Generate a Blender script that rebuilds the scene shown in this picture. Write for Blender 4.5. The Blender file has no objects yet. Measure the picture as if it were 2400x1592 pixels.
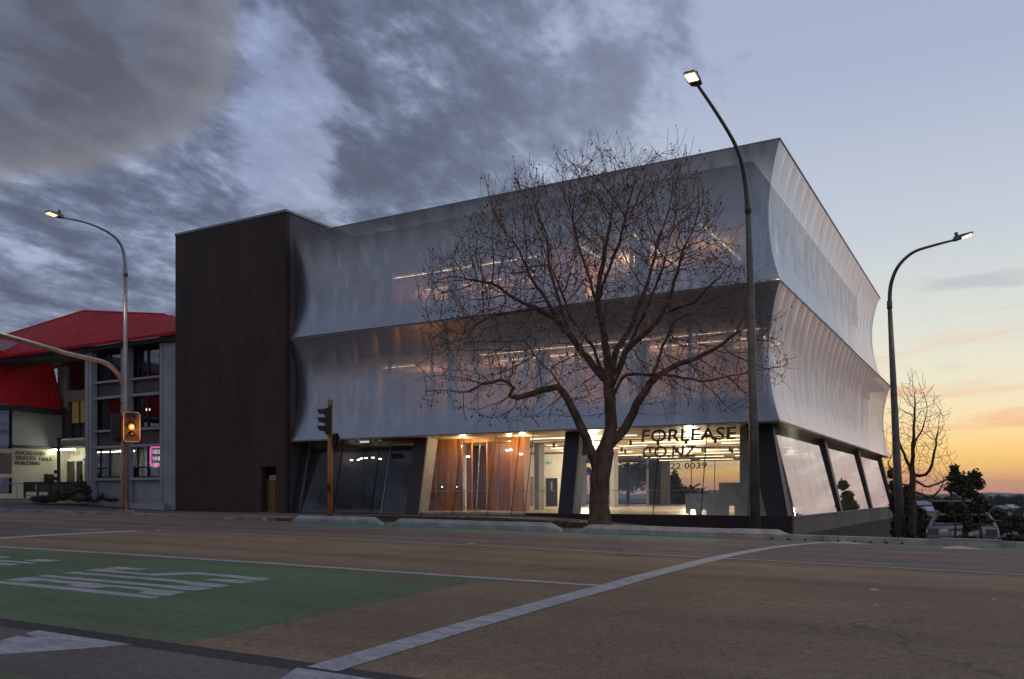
import bpy, bmesh, math, random
import numpy as np
from mathutils import Vector, Matrix, geometry, noise as mnoise
random.seed(7); rng = np.random.default_rng(7)
C = bpy.context.scene.collection
D = bpy.data
R = math.radians
SC = bpy.context.scene

# ------------------------------------------------------------------ camera, sky, sun, exposure
F, CX, HY = 2019.0, 1200.0, 1159.0        # focal length, centre column and horizon row of the 2400 px photograph
CO, SI = 0.8686, 0.4955                   # camera heading against the building's axes (29.7 degrees)
cam = D.objects.new('camera', D.cameras.new('camera')); C.objects.link(cam)
cam.data.sensor_width = 36; cam.data.lens = 36 * F / 2400
cam.data.shift_y = (HY - 796) / 2400
cam.data.clip_start = 0.05; cam.data.clip_end = 30000
cam.rotation_euler = (R(90), 0, math.atan2(SI, CO))
SC.camera = cam
SC.view_settings.view_transform = 'Standard'; SC.view_settings.look = 'None'
SC.view_settings.exposure = 0.32; SC.view_settings.gamma = 1
SC.cycles.max_bounces = 8; SC.cycles.transparent_max_bounces = 24
SC.cycles.glossy_bounces = 4; SC.cycles.diffuse_bounces = 3; SC.cycles.transmission_bounces = 6
SC.cycles.sample_clamp_indirect = 4.0
SC.cycles.caustics_reflective = False; SC.cycles.caustics_refractive = False

def s2l(*c):
    o = []
    for v in c:
        v /= 255.0
        o.append(v / 12.92 if v <= 0.04045 else ((v + 0.055) / 1.055) ** 2.4)
    return tuple(o)

class NT:
    """small node-tree writer"""
    def __init__(s, nt): s.nt = nt; s.N = nt.nodes; s.L = nt.links
    def n(s, t, **kw):
        x = s.N.new(t)
        for k, v in kw.items(): setattr(x, k, v)
        return x
    def put(s, sock, v):
        if v is None: return
        if hasattr(v, 'is_linked') or hasattr(v, 'links'): s.L.new(v, sock)
        elif isinstance(v, (tuple, list)):
            if len(v) == 3 and sock.type == 'RGBA': v = (*v, 1)
            sock.default_value = v
        else: sock.default_value = v
    def m(s, op, a, b=None, c=None, clamp=False):
        x = s.n('ShaderNodeMath', operation=op, use_clamp=clamp)
        s.put(x.inputs[0], a); s.put(x.inputs[1], b)
        if c is not None: s.put(x.inputs[2], c)
        return x.outputs[0]
    def v(s, op, a, b=None):
        x = s.n('ShaderNodeVectorMath', operation=op)
        s.put(x.inputs[0], a); s.put(x.inputs[1], b)
        return x.outputs['Value'] if op in ('DOT_PRODUCT', 'LENGTH') else x.outputs[0]
    def mix(s, f, a, b, blend='MIX'):
        x = s.n('ShaderNodeMix', data_type='RGBA', blend_type=blend)
        s.put(x.inputs[0], f); s.put(x.inputs[6], a); s.put(x.inputs[7], b)
        return x.outputs[2]
    def ss(s, v, lo, hi, a=0.0, b=1.0):
        x = s.n('ShaderNodeMapRange', interpolation_type='SMOOTHSTEP')
        s.put(x.inputs[0], v)
        for i, q in enumerate((lo, hi, a, b)): s.put(x.inputs[i + 1], q)
        return x.outputs[0]
    def ramp(s, v, stops, interp='LINEAR'):
        x = s.n('ShaderNodeValToRGB'); x.color_ramp.interpolation = interp
        e = x.color_ramp.elements
        while len(e) < len(stops): e.new(0.5)
        for el, (p, c) in zip(e, stops): el.position = p; el.color = (*c, 1) if len(c) == 3 else c
        s.put(x.inputs[0], v)
        return x.outputs[0]
    def noise(s, vec, scale, detail=2, rough=0.5, dist=0.0, out=0):
        x = s.n('ShaderNodeTexNoise')
        s.put(x.inputs['Vector'], vec); s.put(x.inputs['Scale'], scale); s.put(x.inputs['Detail'], detail)
        s.put(x.inputs['Roughness'], rough); s.put(x.inputs['Distortion'], dist)
        return x.outputs[out]
    def comb(s, x_, y_, z_):
        x = s.n('ShaderNodeCombineXYZ')
        s.put(x.inputs[0], x_); s.put(x.inputs[1], y_); s.put(x.inputs[2], z_)
        return x.outputs[0]

W = D.worlds.new('World'); SC.world = W; W.use_nodes = True
w = NT(W.node_tree); w.N.clear()
dirv = w.n('ShaderNodeTexCoord').outputs['Generated']
sep = w.n('ShaderNodeSeparateXYZ'); w.L.new(dirv, sep.inputs[0])
zz = w.m('MAXIMUM', sep.outputs[2], 0.0)
xa = w.v('DOT_PRODUCT', dirv, (CO, SI, 0)); ya = w.v('DOT_PRODUCT', dirv, (-SI, CO, 0))
hl = w.m('MAXIMUM', w.m('SQRT', w.m('ADD', w.m('MULTIPLY', xa, xa), w.m('MULTIPLY', ya, ya))), 0.001)
az = w.m('DIVIDE', w.m('ARCTAN2', xa, ya), math.pi)          # azimuth off the view axis, in half turns
azd = w.m('MULTIPLY', az, 180.0)
# clear air: sunset side and far side, by elevation
sun_side = w.ramp(zz, [(0.0, s2l(222, 148, 118)), (0.012, s2l(240, 166, 108)), (0.026, s2l(248, 190, 104)), (0.046, s2l(250, 206, 122)), (0.075, s2l(240, 214, 164)),
                       (0.115, s2l(224, 216, 188)), (0.18, s2l(204, 207, 198)), (0.27, s2l(180, 188, 197)), (0.42, s2l(154, 164, 188)), (1.0, s2l(116, 126, 160))])
far_side = w.ramp(zz, [(0.0, s2l(158, 156, 164)), (0.1, s2l(152, 160, 180)), (0.3, s2l(146, 158, 192)), (0.6, s2l(136, 148, 186)), (1.0, s2l(114, 124, 158))])
d_sun = w.m('ABSOLUTE', w.m('SUBTRACT', azd, 15.0))
fs = w.ss(d_sun, 15.5, 38.0, 1.0, 0.0)
fhi = w.m('MULTIPLY', w.ss(d_sun, 20.0, 80.0, 1.0, 0.0), w.m('MULTIPLY', w.ss(zz, 0.05, 0.12), w.ss(azd, 15.0, 20.0)))
fs = w.m('MAXIMUM', fs, fhi)
clear = w.mix(fs, far_side, sun_side)
side_air = w.ramp(zz, [(0.0, s2l(232, 158, 112)), (0.022, s2l(226, 172, 138)), (0.05, s2l(206, 190, 180)), (0.11, s2l(202, 205, 204)), (0.22, s2l(184, 193, 203)), (0.4, s2l(164, 176, 198)), (1.0, s2l(124, 134, 168))])
sidef = w.m('MULTIPLY', w.ss(azd, 30.5, 35.5), w.ss(azd, 120.0, 80.0))
clear = w.mix(sidef, clear, side_air)
# faint streaks of cirrus low over the sunset
up = w.comb(w.m('MULTIPLY', azd, 0.045), w.m('MULTIPLY', zz, 22.0), 0.0)
st = w.noise(w.v('ADD', up, w.comb(0, w.m('MULTIPLY', azd, -0.02), 0)), 1.6, 6, 0.55, 0.4)
stm = w.m('MULTIPLY', w.ss(st, 0.5, 0.68), w.ss(zz, 0.25, 0.1))
stm = w.m('MULTIPLY', w.m('MULTIPLY', stm, fs), w.m('SUBTRACT', 1.0, w.m('MULTIPLY', sidef, 0.75)))
clear = w.mix(w.m('MULTIPLY', stm, 0.55), clear, s2l(226, 146, 104))
st2 = w.noise(w.v('ADD', up, (7.3, 2.1, 0)), 1.1, 5, 0.5, 0.3)
clear = w.mix(w.m('MULTIPLY', w.m('MULTIPLY', w.ss(st2, 0.62, 0.72), w.ss(zz, 0.45, 0.2)), 0.4), clear, s2l(150, 152, 164))
st3 = w.noise(w.v('ADD', w.comb(w.m('MULTIPLY', azd, 0.09), w.m('MULTIPLY', zz, 13.0), 0.0), (2.2, 9.1, 0)), 1.4, 6, 0.6, 0.6)
clear = w.mix(w.m('MULTIPLY', w.m('MULTIPLY', w.ss(st3, 0.47, 0.60), w.ss(zz, 0.26, 0.10)), w.m('MULTIPLY', sidef, 0.8)), clear, s2l(128, 126, 148))
# cloud deck laid out on a plane overhead
k = w.m('DIVIDE', 1.0, w.m('ADD', zz, 0.22))
cp = w.comb(w.m('MULTIPLY', xa, k), w.m('MULTIPLY', ya, k), 0.0)
cpr = w.n('ShaderNodeVectorRotate', rotation_type='Z_AXIS'); w.L.new(cp, cpr.inputs[0]); cpr.inputs['Angle'].default_value = R(28)
cs = w.v('MULTIPLY', cpr.outputs[0], (1.0, 0.62, 1.0))
big = w.noise(w.v('ADD', cs, (3.1, 5.7, 0)), 1.7, 3, 0.5, 0.5)
det = w.noise(w.v('ADD', cs, (1.9, 0.4, 2.0)), 7.0, 9, 0.62, 0.2)
fine = w.noise(w.v('ADD', cs, (6.0, 8.4, 1.0)), 19.0, 8, 0.66, 0.1)
cov = w.ss(azd, 25.0, -6.0)                                   # cover thins out towards the sunset
cov = w.m('MAXIMUM', cov, w.ss(azd, 55.0, 100.0, 0.0, 0.9))
cov = w.m('MAXIMUM', cov, w.m('MULTIPLY', w.m('MULTIPLY', w.ss(azd, 31.5, 40.0), w.ss(zz, 0.19, 0.09)), 0.85))
# lumps: dark deck, thinner in the middle of the view
dens = w.m('ADD', w.m('MULTIPLY', big, 0.4), w.m('MULTIPLY', det, 0.6))
body = w.ss(dens, w.m('SUBTRACT', 0.58, w.m('MULTIPLY', cov, 0.27)), w.m('SUBTRACT', 0.68, w.m('MULTIPLY', cov, 0.22)))
body = w.m('MULTIPLY', body, w.ss(cov, 0.0, 0.3))
elv0 = w.m('MULTIPLY', w.m('ARCTAN2', zz, hl), 180 / math.pi)
gx = w.m('DIVIDE', w.m('ADD', azd, 14.6), 3.2); gz = w.m('DIVIDE', w.m('SUBTRACT', elv0, 22.0), 7.0)
gap = w.ss(w.m('ADD', w.m('ADD', w.m('MULTIPLY', gx, gx), w.m('MULTIPLY', gz, gz)), w.m('MULTIPLY', w.m('SUBTRACT', det, 0.5), 5.0)), 1.6, 0.3)
body = w.m('MULTIPLY', body, w.m('SUBTRACT', 1.0, w.m('MULTIPLY', gap, 0.6)))
tone = w.m('ADD', w.m('ADD', w.m('MULTIPLY', det, 0.52), w.m('MULTIPLY', fine, 0.26)), w.m('MULTIPLY', big, 0.22))
tone = w.m('SUBTRACT', tone, w.ss(azd, -4.0, 20.0, 0.0, 0.05))
ccol = w.ramp(tone, [(0.40, s2l(154, 165, 182)), (0.45, s2l(122, 134, 156)), (0.485, s2l(102, 114, 136)), (0.52, s2l(89, 98, 119)), (0.56, s2l(79, 86, 105)), (0.68, s2l(69, 75, 93))])
ccol = w.mix(w.m('MULTIPLY', fs, w.m('MULTIPLY', w.ss(zz, 0.30, 0.05, 0.0, 0.45), w.ss(azd, 40.0, 33.0, 0.12, 1.0))), ccol, s2l(214, 160, 142))
# the big soft bank at the upper left: a rounded dark mass with a warm edge
elv = w.m('MULTIPLY', w.m('ARCTAN2', zz, hl), 180 / math.pi)
wob = w.m('MULTIPLY', w.m('SUBTRACT', w.noise(cs, 2.2, 7, 0.55, 0.2), 0.5), 13.0)
bx = w.m('DIVIDE', w.m('ADD', azd, 36.0), 19.0)
bz = w.m('DIVIDE', w.m('SUBTRACT', elv, 27.0), 10.5)
br = w.m('SQRT', w.m('ADD', w.m('MULTIPLY', bx, bx), w.m('MULTIPLY', bz, bz)))
br = w.m('ADD', br, w.m('DIVIDE', wob, 42.0))
bank = w.m('MULTIPLY', w.ss(br, 1.05, 0.90), w.ss(bx, -0.6, 0.55, 0.75, 1.0))
bcol = w.ramp(br, [(0.0, s2l(76, 79, 92)), (0.6, s2l(81, 84, 96)), (0.86, s2l(98, 99, 107)), (0.99, s2l(126, 124, 128))])
bcol = w.mix(w.m('MULTIPLY', w.ss(det, 0.44, 0.58, 1.0, 0.0), 0.30), bcol, s2l(112, 116, 134))
sky = w.mix(w.m('MULTIPLY', body, w.ss(azd, 16.0, -8.0, 0.5, 0.95)), clear, ccol)
sky = w.mix(w.m('MULTIPLY', bank, 0.9), sky, bcol)
# pale broken light along the low left horizon
sky = w.mix(w.m('MULTIPLY', w.m('MULTIPLY', w.ss(elv, 15.0, 3.0), w.ss(azd, 0.0, -26.0)), w.ss(det, 0.47, 0.62, 0.75, 0.0)), sky, s2l(146, 152, 166))
nish = w.n('ShaderNodeTexSky', sky_type='NISHITA', sun_disc=False)
nish.sun_elevation = R(-3.0); nish.sun_rotation = R(12.0); nish.altitude = 60; nish.dust_density = 2.0
b1 = w.n('ShaderNodeBackground'); w.L.new(sky, b1.inputs[0]); b1.inputs[1].default_value = 1.0
b2 = w.n('ShaderNodeBackground'); w.L.new(nish.outputs[0], b2.inputs[0]); b2.inputs[1].default_value = 0.05
ad = w.n('ShaderNodeAddShader'); w.L.new(b1.outputs[0], ad.inputs[0]); w.L.new(b2.outputs[0], ad.inputs[1])
wo = w.n('ShaderNodeOutputWorld'); w.L.new(ad.outputs[0], wo.inputs[0])

sl = D.lights.new('sun', 'SUN'); sl.energy = 0.05; sl.angle = R(25); sl.color = (1.0, 0.55, 0.28)
so = D.objects.new('sun', sl); C.objects.link(so)
sd = Vector((math.sin(R(12)), math.cos(R(12)), math.sin(R(3)))).normalized()   # towards the sun
so.rotation_euler = sd.to_track_quat('Z', 'Y').to_euler()

# ------------------------------------------------------------------ pixel <-> place helpers
def P(px, py, Y):
    xr = (px - CX) / F
    return Vector(((xr * CO - SI) * Y, (xr * SI + CO) * Y, (HY - py) / F * Y))
def on_y(px, py, y):
    xr = (px - CX) / F
    return P(px, py, y / (xr * SI + CO))
def on_x(px, py, x):
    xr = (px - CX) / F
    return P(px, py, x / (xr * CO - SI))
def fx(px, y): return on_y(px, HY, y).x
def fz(px, py, y): return on_y(px, py, y).z

GY = [-60, -20, 0.0, 3.08, 6.35, 10.2, 14.5, 19.9, 30, 70]
GZ = [-1.35, -1.1, -0.93, -0.84, -0.765, -0.797, -0.895, -1.07, -1.25, -1.6]
_gy = np.array(GY, float); _gz = np.array(GZ, float)
_sl = np.gradient(_gz, _gy)
def g_smooth(y):
    i = int(np.clip(np.searchsorted(_gy, y) - 1, 0, len(_gy) - 2))
    h = _gy[i + 1] - _gy[i]; t = (y - _gy[i]) / h
    return float((2*t**3-3*t**2+1)*_gz[i] + (t**3-2*t**2+t)*h*_sl[i] + (-2*t**3+3*t**2)*_gz[i+1] + (t**3-t**2)*h*_sl[i+1])
STEP = 0.25
def road(x, y):
    a = math.floor(y / STEP) * STEP; t = (y - a) / STEP
    return g_smooth(a) * (1 - t) + g_smooth(a + STEP) * t - 0.0113 * x
def hit(px, py):
    """point of the road under a pixel"""
    d = P(px, py, 1.0)
    lo, hi = 1.0, 80.0; prev = 1.0
    Y = 1.0
    while Y < 80:
        if Y * d.z < road(d.x * Y, d.y * Y): break
        prev = Y; Y *= 1.02
    lo, hi = prev, Y
    for _ in range(30):
        m = (lo + hi) / 2
        if m * d.z < road(d.x * m, d.y * m): hi = m
        else: lo = m
    return (d.x * hi, d.y * hi)

# ------------------------------------------------------------------ mesh writer
class MB:
    def __init__(s): s.v = []; s.f = []; s.uv = {}
    def add(s, vs, fs):
        b = len(s.v); s.v += [tuple(v) for v in vs]; s.f += [tuple(b + i for i in f) for f in fs]
        return b
    def hexa(s, p):      # 8 points: bottom loop 0-3, top loop 4-7
        s.add(p, [(3,2,1,0),(4,5,6,7),(0,1,5,4),(1,2,6,5),(2,3,7,6),(3,0,4,7)]); return s
    def box(s, x0, x1, y0, y1, z0, z1, M=None):
        p = [(x0,y0,z0),(x1,y0,z0),(x1,y1,z0),(x0,y1,z0),(x0,y0,z1),(x1,y0,z1),(x1,y1,z1),(x0,y1,z1)]
        if M is not None: p = [M @ Vector(q) for q in p]
        return s.hexa(p)
    def quad(s, a, b, c, d): s.add([a,b,c,d], [(0,1,2,3)]); return s
    def tube(s, pts, rad, n=8, cap=True):
        pts = [Vector(p) for p in pts]
        if not isinstance(rad, (list, tuple)): rad = [rad] * len(pts)
        base = len(s.v); ref = None
        for i, p in enumerate(pts):
            t = (pts[min(i+1, len(pts)-1)] - pts[max(i-1, 0)])
            t = t.normalized() if t.length > 1e-9 else Vector((0,0,1))
            if ref is None: ref = t.orthogonal().normalized()
            ref = (ref - t * ref.dot(t))
            ref = ref.normalized() if ref.length > 1e-6 else t.orthogonal().normalized()
            b = t.cross(ref)
            for k in range(n):
                a = 2*math.pi*k/n
                s.v.append(tuple(p + (ref*math.cos(a) + b*math.sin(a)) * rad[i]))
        for i in range(len(pts)-1):
            for k in range(n):
                k2 = (k+1) % n
                s.f.append((base+i*n+k, base+i*n+k2, base+(i+1)*n+k2, base+(i+1)*n+k))
        if cap:
            s.f.append(tuple(base+k for k in reversed(range(n))))
            s.f.append(tuple(base+(len(pts)-1)*n+k for k in range(n)))
        return s
    def lathe(s, prof, n=16, M=None):
        base = len(s.v)
        for r, z in prof:
            for k in range(n):
                q = Vector((r*math.cos(2*math.pi*k/n), r*math.sin(2*math.pi*k/n), z))
                s.v.append(tuple(M @ q if M is not None else q))
        for i in range(len(prof)-1):
            for k in range(n):
                k2 = (k+1) % n
                s.f.append((base+i*n+k, base+i*n+k2, base+(i+1)*n+k2, base+(i+1)*n+k))
        s.f.append(tuple(base+k for k in reversed(range(n)))); s.f.append(tuple(base+(len(prof)-1)*n+k for k in range(n)))
        return s
    def prism(s, poly, d):     # poly: 3-D points, extruded by vector d
        tris = geometry.tessellate_polygon([[Vector(p) for p in poly]])
        n = len(poly); dd = Vector(d)
        b = s.add([*poly, *[Vector(p)+dd for p in poly]], [])
        for t in tris:
            s.f.append(tuple(b+i for i in t)); s.f.append(tuple(b+n+i for i in reversed(t)))
        for i in range(n):
            j = (i+1) % n; s.f.append((b+i, b+j, b+n+j, b+n+i))
        return s
    def mesh(s, name, m, smooth=False):
        me = D.meshes.new(name); me.from_pydata(s.v, [], s.f)
        for q in (m if isinstance(m, (list, tuple)) else [m]): me.materials.append(q)
        if smooth: me.shade_smooth()
        me.update(); return me
    def build(s, name, m, parent=None, smooth=False, fix=True):
        me = s.mesh(name, m, smooth)
        if fix:
            bm = bmesh.new(); bm.from_mesh(me); bmesh.ops.recalc_face_normals(bm, faces=bm.faces); bm.to_mesh(me); bm.free()
        o = D.objects.new(name, me); C.objects.link(o)
        if parent is not None: o.parent = parent
        return o

def tag(o, label=None, cat=None, group=None, kind=None):
    if label: o['label'] = label
    if cat: o['category'] = cat
    if group: o['group'] = group
    if kind: o['kind'] = kind
    return o
def thing(name, label, cat, group=None):
    o = D.objects.new(name, None); C.objects.link(o); o.empty_display_size = 0.2
    return tag(o, label, cat, group)
def inst(name, me, parent=None, M=None):
    o = D.objects.new(name, me); C.objects.link(o)
    if M is not None: o.matrix_world = M
    if parent is not None: o.parent = parent
    return o
def copy_tree(o, parent=None):
    c = o.copy(); C.objects.link(c)
    if parent is not None: c.parent = parent
    for ch in list(o.children): copy_tree(ch, c)
    return c
def text(name, body, m, size, M, parent=None, extrude=0.004, xs=1.0, space=1.0, bold=0.0):
    cu = D.curves.new(name, 'FONT'); cu.body = body; cu.size = size; cu.extrude = extrude; cu.offset = bold
    cu.space_character = space; cu.resolution_u = 3
    o = D.objects.new(name, cu); C.objects.link(o)
    bpy.context.view_layer.update()
    dg = bpy.context.evaluated_depsgraph_get()
    me = D.meshes.new_from_object(o.evaluated_get(dg)); me.name = name
    D.objects.remove(o); me.materials.clear(); me.materials.append(m)
    me.transform(Matrix.Diagonal((xs, 1, 1, 1)))
    return inst(name, me, parent, M)

# ------------------------------------------------------------------ materials
def mat(name, col, rough=0.7, metal=0.0, var=0.15, scale=3.0, bump=0.0, bscale=40.0, spec=0.5, col2=None, stretch=None, fine=0.0, fscale=120.0, emit=None, estr=0.0):
    m = D.materials.new(name); m.use_nodes = True
    t = NT(m.node_tree); p = t.N['Principled BSDF']
    pos = t.n('ShaderNodeNewGeometry').outputs['Position']
    if stretch: pos = t.v('MULTIPLY', pos, stretch)
    c = (*col, 1)
    if var or col2:
        nz = t.noise(pos, scale, 5, 0.6)
        dark = tuple(v*(1-var) for v in col); lite = col2 or tuple(min(1, v*(1+var)) for v in col)
        c = t.mix(t.ss(nz, 0.3, 0.7), dark, lite)
    if fine:
        nf = t.noise(pos, fscale, 2, 0.7)
        c = t.mix(1.0, c, t.ramp(nf, [(0.3, (1-fine,)*3), (0.7, (1+fine,)*3)]), 'MULTIPLY')
    t.put(p.inputs['Base Color'], c)
    p.inputs['Roughness'].default_value = rough; p.inputs['Metallic'].default_value = metal
    p.inputs['Specular IOR Level'].default_value = spec
    if emit: p.inputs['Emission Color'].default_value = (*emit, 1); p.inputs['Emission Strength'].default_value = estr
    if bump:
        bn = t.n('ShaderNodeBump'); bn.inputs['Strength'].default_value = bump; bn.inputs['Distance'].default_value = 0.02
        t.L.new(t.noise(pos, bscale, 4, 0.6), bn.inputs['Height']); t.L.new(bn.outputs[0], p.inputs['Normal'])
    return m
def glow(name, col, s):
    m = D.materials.new(name); m.use_nodes = True; t = NT(m.node_tree); t.N.clear()
    e = t.n('ShaderNodeEmission'); e.inputs[0].default_value = (*col, 1); e.inputs[1].default_value = s
    o = t.n('ShaderNodeOutputMaterial'); t.L.new(e.outputs[0], o.inputs[0]); return m
def glass(name, tint=(0.9, 0.93, 0.92), refl=1.0, base=0.0, bump=0.0, rough=0.005):
    m = D.materials.new(name); m.use_nodes = True; t = NT(m.node_tree); t.N.clear()
    tr = t.n('ShaderNodeBsdfTransparent'); tr.inputs[0].default_value = (*tint, 1)
    gl = t.n('ShaderNodeBsdfGlossy'); gl.inputs['Roughness'].default_value = rough; gl.inputs[0].default_value = (0.95, 0.97, 1, 1)
    fr = t.n('ShaderNodeFresnel'); fr.inputs[0].default_value = 1.52
    geo = t.n('ShaderNodeNewGeometry')
    if bump:
        bn = t.n('ShaderNodeBump'); bn.inputs['Strength'].default_value = bump; bn.inputs['Distance'].default_value = 0.03
        t.L.new(t.noise(geo.outputs['Position'], 0.7, 1, 0.4), bn.inputs['Height']); t.L.new(bn.outputs[0], gl.inputs['Normal'])
    # same reflectance from both sides of the thin pane
    lw = t.n('ShaderNodeLayerWeight'); lw.inputs[0].default_value = 0.5
    cosv = t.m('ABSOLUTE', t.v('DOT_PRODUCT', geo.outputs['Normal'], geo.outputs['Incoming']))
    f = t.m('POWER', t.m('SUBTRACT', 1.0, cosv, clamp=True), 5.0)
    f = t.m('ADD', 0.07 + base, t.m('MULTIPLY', f, (0.93 - base) * refl), clamp=True)
    mx = t.n('ShaderNodeMixShader'); t.L.new(f, mx.inputs[0]); t.L.new(tr.outputs[0], mx.inputs[1]); t.L.new(gl.outputs[0], mx.inputs[2])
    o = t.n('ShaderNodeOutputMaterial'); t.L.new(mx.outputs[0], o.inputs[0]); return m

M = {}
def asphalt(name, c1, c2, sc, spk):
    m = D.materials.new(name); m.use_nodes = True; t = NT(m.node_tree); p = t.N['Principled BSDF']
    pos = t.n('ShaderNodeNewGeometry').outputs['Position']
    # traffic wear runs along the carriageway (x)
    w1 = t.noise(t.v('MULTIPLY', pos, (0.12, 0.75, 1)), 1.0, 4, 0.55)
    w2 = t.noise(pos, 0.9, 6, 0.6)
    c = t.mix(t.ss(t.m('ADD', t.m('MULTIPLY', w1, 0.6), t.m('MULTIPLY', w2, 0.4)), 0.36, 0.62), c1, c2)
    g1 = t.noise(pos, sc, 3, 0.75); g2 = t.noise(pos, sc * 0.28, 3, 0.7)
    c = t.mix(1.0, c, t.ramp(g1, [(0.28, (1-spk,)*3), (0.5, (1, 1, 1)), (0.72, (1+spk, 1+spk*0.95, 1+spk*0.9))]), 'MULTIPLY')
    c = t.mix(1.0, c, t.ramp(g2, [(0.3, (1-spk*.4,)*3), (0.7, (1+spk*.4,)*3)]), 'MULTIPLY')
    # polished wheel tracks, old cracks and patches
    trk = t.noise(t.v('MULTIPLY', pos, (0.03, 1.15, 1)), 1.0, 2, 0.4)
    c = t.mix(1.0, c, t.ramp(trk, [(0.36, (0.84, 0.84, 0.85)), (0.5, (1, 1, 1)), (0.62, (1.13, 1.12, 1.10))]), 'MULTIPLY')
    vo = t.n('ShaderNodeTexVoronoi', feature='DISTANCE_TO_EDGE'); vo.inputs['Scale'].default_value = 0.42
    t.L.new(t.v('ADD', pos, t.v('MULTIPLY', t.noise(pos, 2.2, 4, 0.7, out=1), (0.9, 0.9, 0))), vo.inputs['Vector'])
    crk = t.m('MULTIPLY', t.ss(vo.outputs['Distance'], 0.010, 0.002), t.ss(t.noise(pos, 0.35, 2), 0.5, 0.58))
    c = t.mix(t.m('MULTIPLY', crk, 0.6), c, tuple(v*0.35 for v in c1))
    # a few dark oil drips
    oil = t.noise(t.v('MULTIPLY', pos, (0.5, 1.4, 1)), 1.7, 5, 0.65)
    c = t.mix(t.ss(oil, 0.64, 0.78, 0, 0.35), c, tuple(v*0.4 for v in c1))
    t.put(p.inputs['Base Color'], c); p.inputs['Roughness'].default_value = 0.82; p.inputs['Specular IOR Level'].default_value = 0.35
    bn = t.n('ShaderNodeBump'); bn.inputs['Strength'].default_value = 0.55; bn.inputs['Distance'].default_value = 0.006
    t.L.new(g1, bn.inputs['Height']); t.L.new(bn.outputs[0], p.inputs['Normal'])
    return m
M['asphalt'] = asphalt('asphalt', (0.125, 0.092, 0.072), (0.178, 0.134, 0.105), 70, 0.45)
M['brown'] = asphalt('brown_surfacing', (0.205, 0.128, 0.066), (0.285, 0.182, 0.098), 55, 0.5)
M['green'] = asphalt('green_surfacing', (0.125, 0.132, 0.055), (0.13, 0.205, 0.085), 60, 0.4)
M['green2'] = asphalt('green_cycle_surfacing', (0.095, 0.15, 0.11), (0.13, 0.21, 0.15), 60, 0.35)
M['joint'] = asphalt('dark_joint_strip', (0.05, 0.04, 0.034), (0.065, 0.052, 0.042), 60, 0.4)
def paint(name, col, road_col, wear=0.5):
    m = D.materials.new(name); m.use_nodes = True; t = NT(m.node_tree); p = t.N['Principled BSDF']
    pos = t.n('ShaderNodeNewGeometry').outputs['Position']
    a = t.noise(t.v('MULTIPLY', pos, (0.7, 1.6, 1)), 7.0, 6, 0.7); b = t.noise(pos, 60, 3, 0.8)
    f = t.ss(t.m('ADD', t.m('MULTIPLY', a, 0.5), t.m('MULTIPLY', b, 0.5)), 0.36 + 0.12*wear, 0.60 + 0.12*wear)
    c = t.mix(t.m('MULTIPLY', f, 0.75), col, road_col)
    t.put(p.inputs['Base Color'], c); p.inputs['Roughness'].default_value = 0.75
    return m
M['paint'] = paint('road_paint', (0.58, 0.55, 0.54), (0.2, 0.15, 0.12), 0.02)
M['paint_worn'] = paint('worn_road_paint', (0.60, 0.54, 0.50), (0.22, 0.21, 0.16), -0.12)
M['yellow'] = mat('yellow_tactile', (0.42, 0.27, 0.09), 0.8, fine=0.2)
M['concrete'] = mat('kerb_concrete', (0.38, 0.36, 0.335), 0.85, var=0.22, scale=2.5, bump=0.3, bscale=50, fine=0.2, fscale=40)
M['kerb'] = mat('old_kerb', (0.24, 0.22, 0.20), 0.9, var=0.3, scale=2, bump=0.3, fine=0.2)
M['path'] = mat('footpath_paving', (0.105, 0.09, 0.085), 0.9, var=0.2, scale=1.0, bump=0.2, fine=0.25, fscale=60)
M['soil'] = mat('berm_soil', (0.075, 0.05, 0.03), 1.0, var=0.4, scale=2.0, bump=0.7, bscale=25, fine=0.4, fscale=30, col2=(0.09, 0.075, 0.035))
M['land'] = mat('distant_land', (0.06, 0.055, 0.035), 1.0, var=0.4, scale=0.04, fine=0.3, fscale=0.4)
M['hill'] = mat('hill_bush', (0.05, 0.055, 0.045), 1.0, var=0.35, scale=0.004)
M['tower'] = mat('dark_brown_cladding', (0.060, 0.032, 0.024), 0.75, var=0.12, scale=0.7, bump=0.25, bscale=60, fine=0.22, fscale=26)
M['tower_side'] = mat('tower_return_cladding', (0.10, 0.085, 0.083), 0.55, var=0.1, scale=0.7, fine=0.1, fscale=26)
M['trim'] = mat('metal_capping', (0.28, 0.27, 0.26), 0.5, metal=0.6, var=0.1)
M['dark'] = mat('dark_painted_steel', (0.028, 0.020, 0.018), 0.45, var=0.2)
M['black'] = mat('black_frame', (0.018, 0.016, 0.016), 0.45, var=0.1)
M['plinth'] = mat('dark_stained_plinth', (0.040, 0.022, 0.020), 0.75, var=0.25, scale=1.5, fine=0.2, fscale=30)
M['sidewall'] = mat('board_marked_concrete', (0.24, 0.19, 0.145), 0.85, var=0.16, scale=1.3, bump=0.25, bscale=14, stretch=(1, 1, 0.25), fine=0.12, fscale=20)
M['colgrey'] = mat('column_grey_face', (0.20, 0.19, 0.195), 0.7, var=0.1)
M['white'] = mat('white_plaster', (0.72, 0.67, 0.60), 0.8, var=0.04)
M['cream'] = mat('cream_plaster', (0.56, 0.50, 0.40), 0.85, var=0.08, scale=1.2, bump=0.1)
M['greywall'] = mat('grey_white_concrete', (0.40, 0.375, 0.36), 0.8, var=0.12, scale=0.8)
M['spandrel'] = mat('brown_spandrel', (0.12, 0.075, 0.062), 0.6, var=0.2, scale=2)
M['red'] = mat('red_roof_steel', (0.50, 0.008, 0.010), 0.6, spec=0.2, var=0.18, scale=0.6, stretch=(1,1,0.3), fine=0.12, fscale=12)
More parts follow.
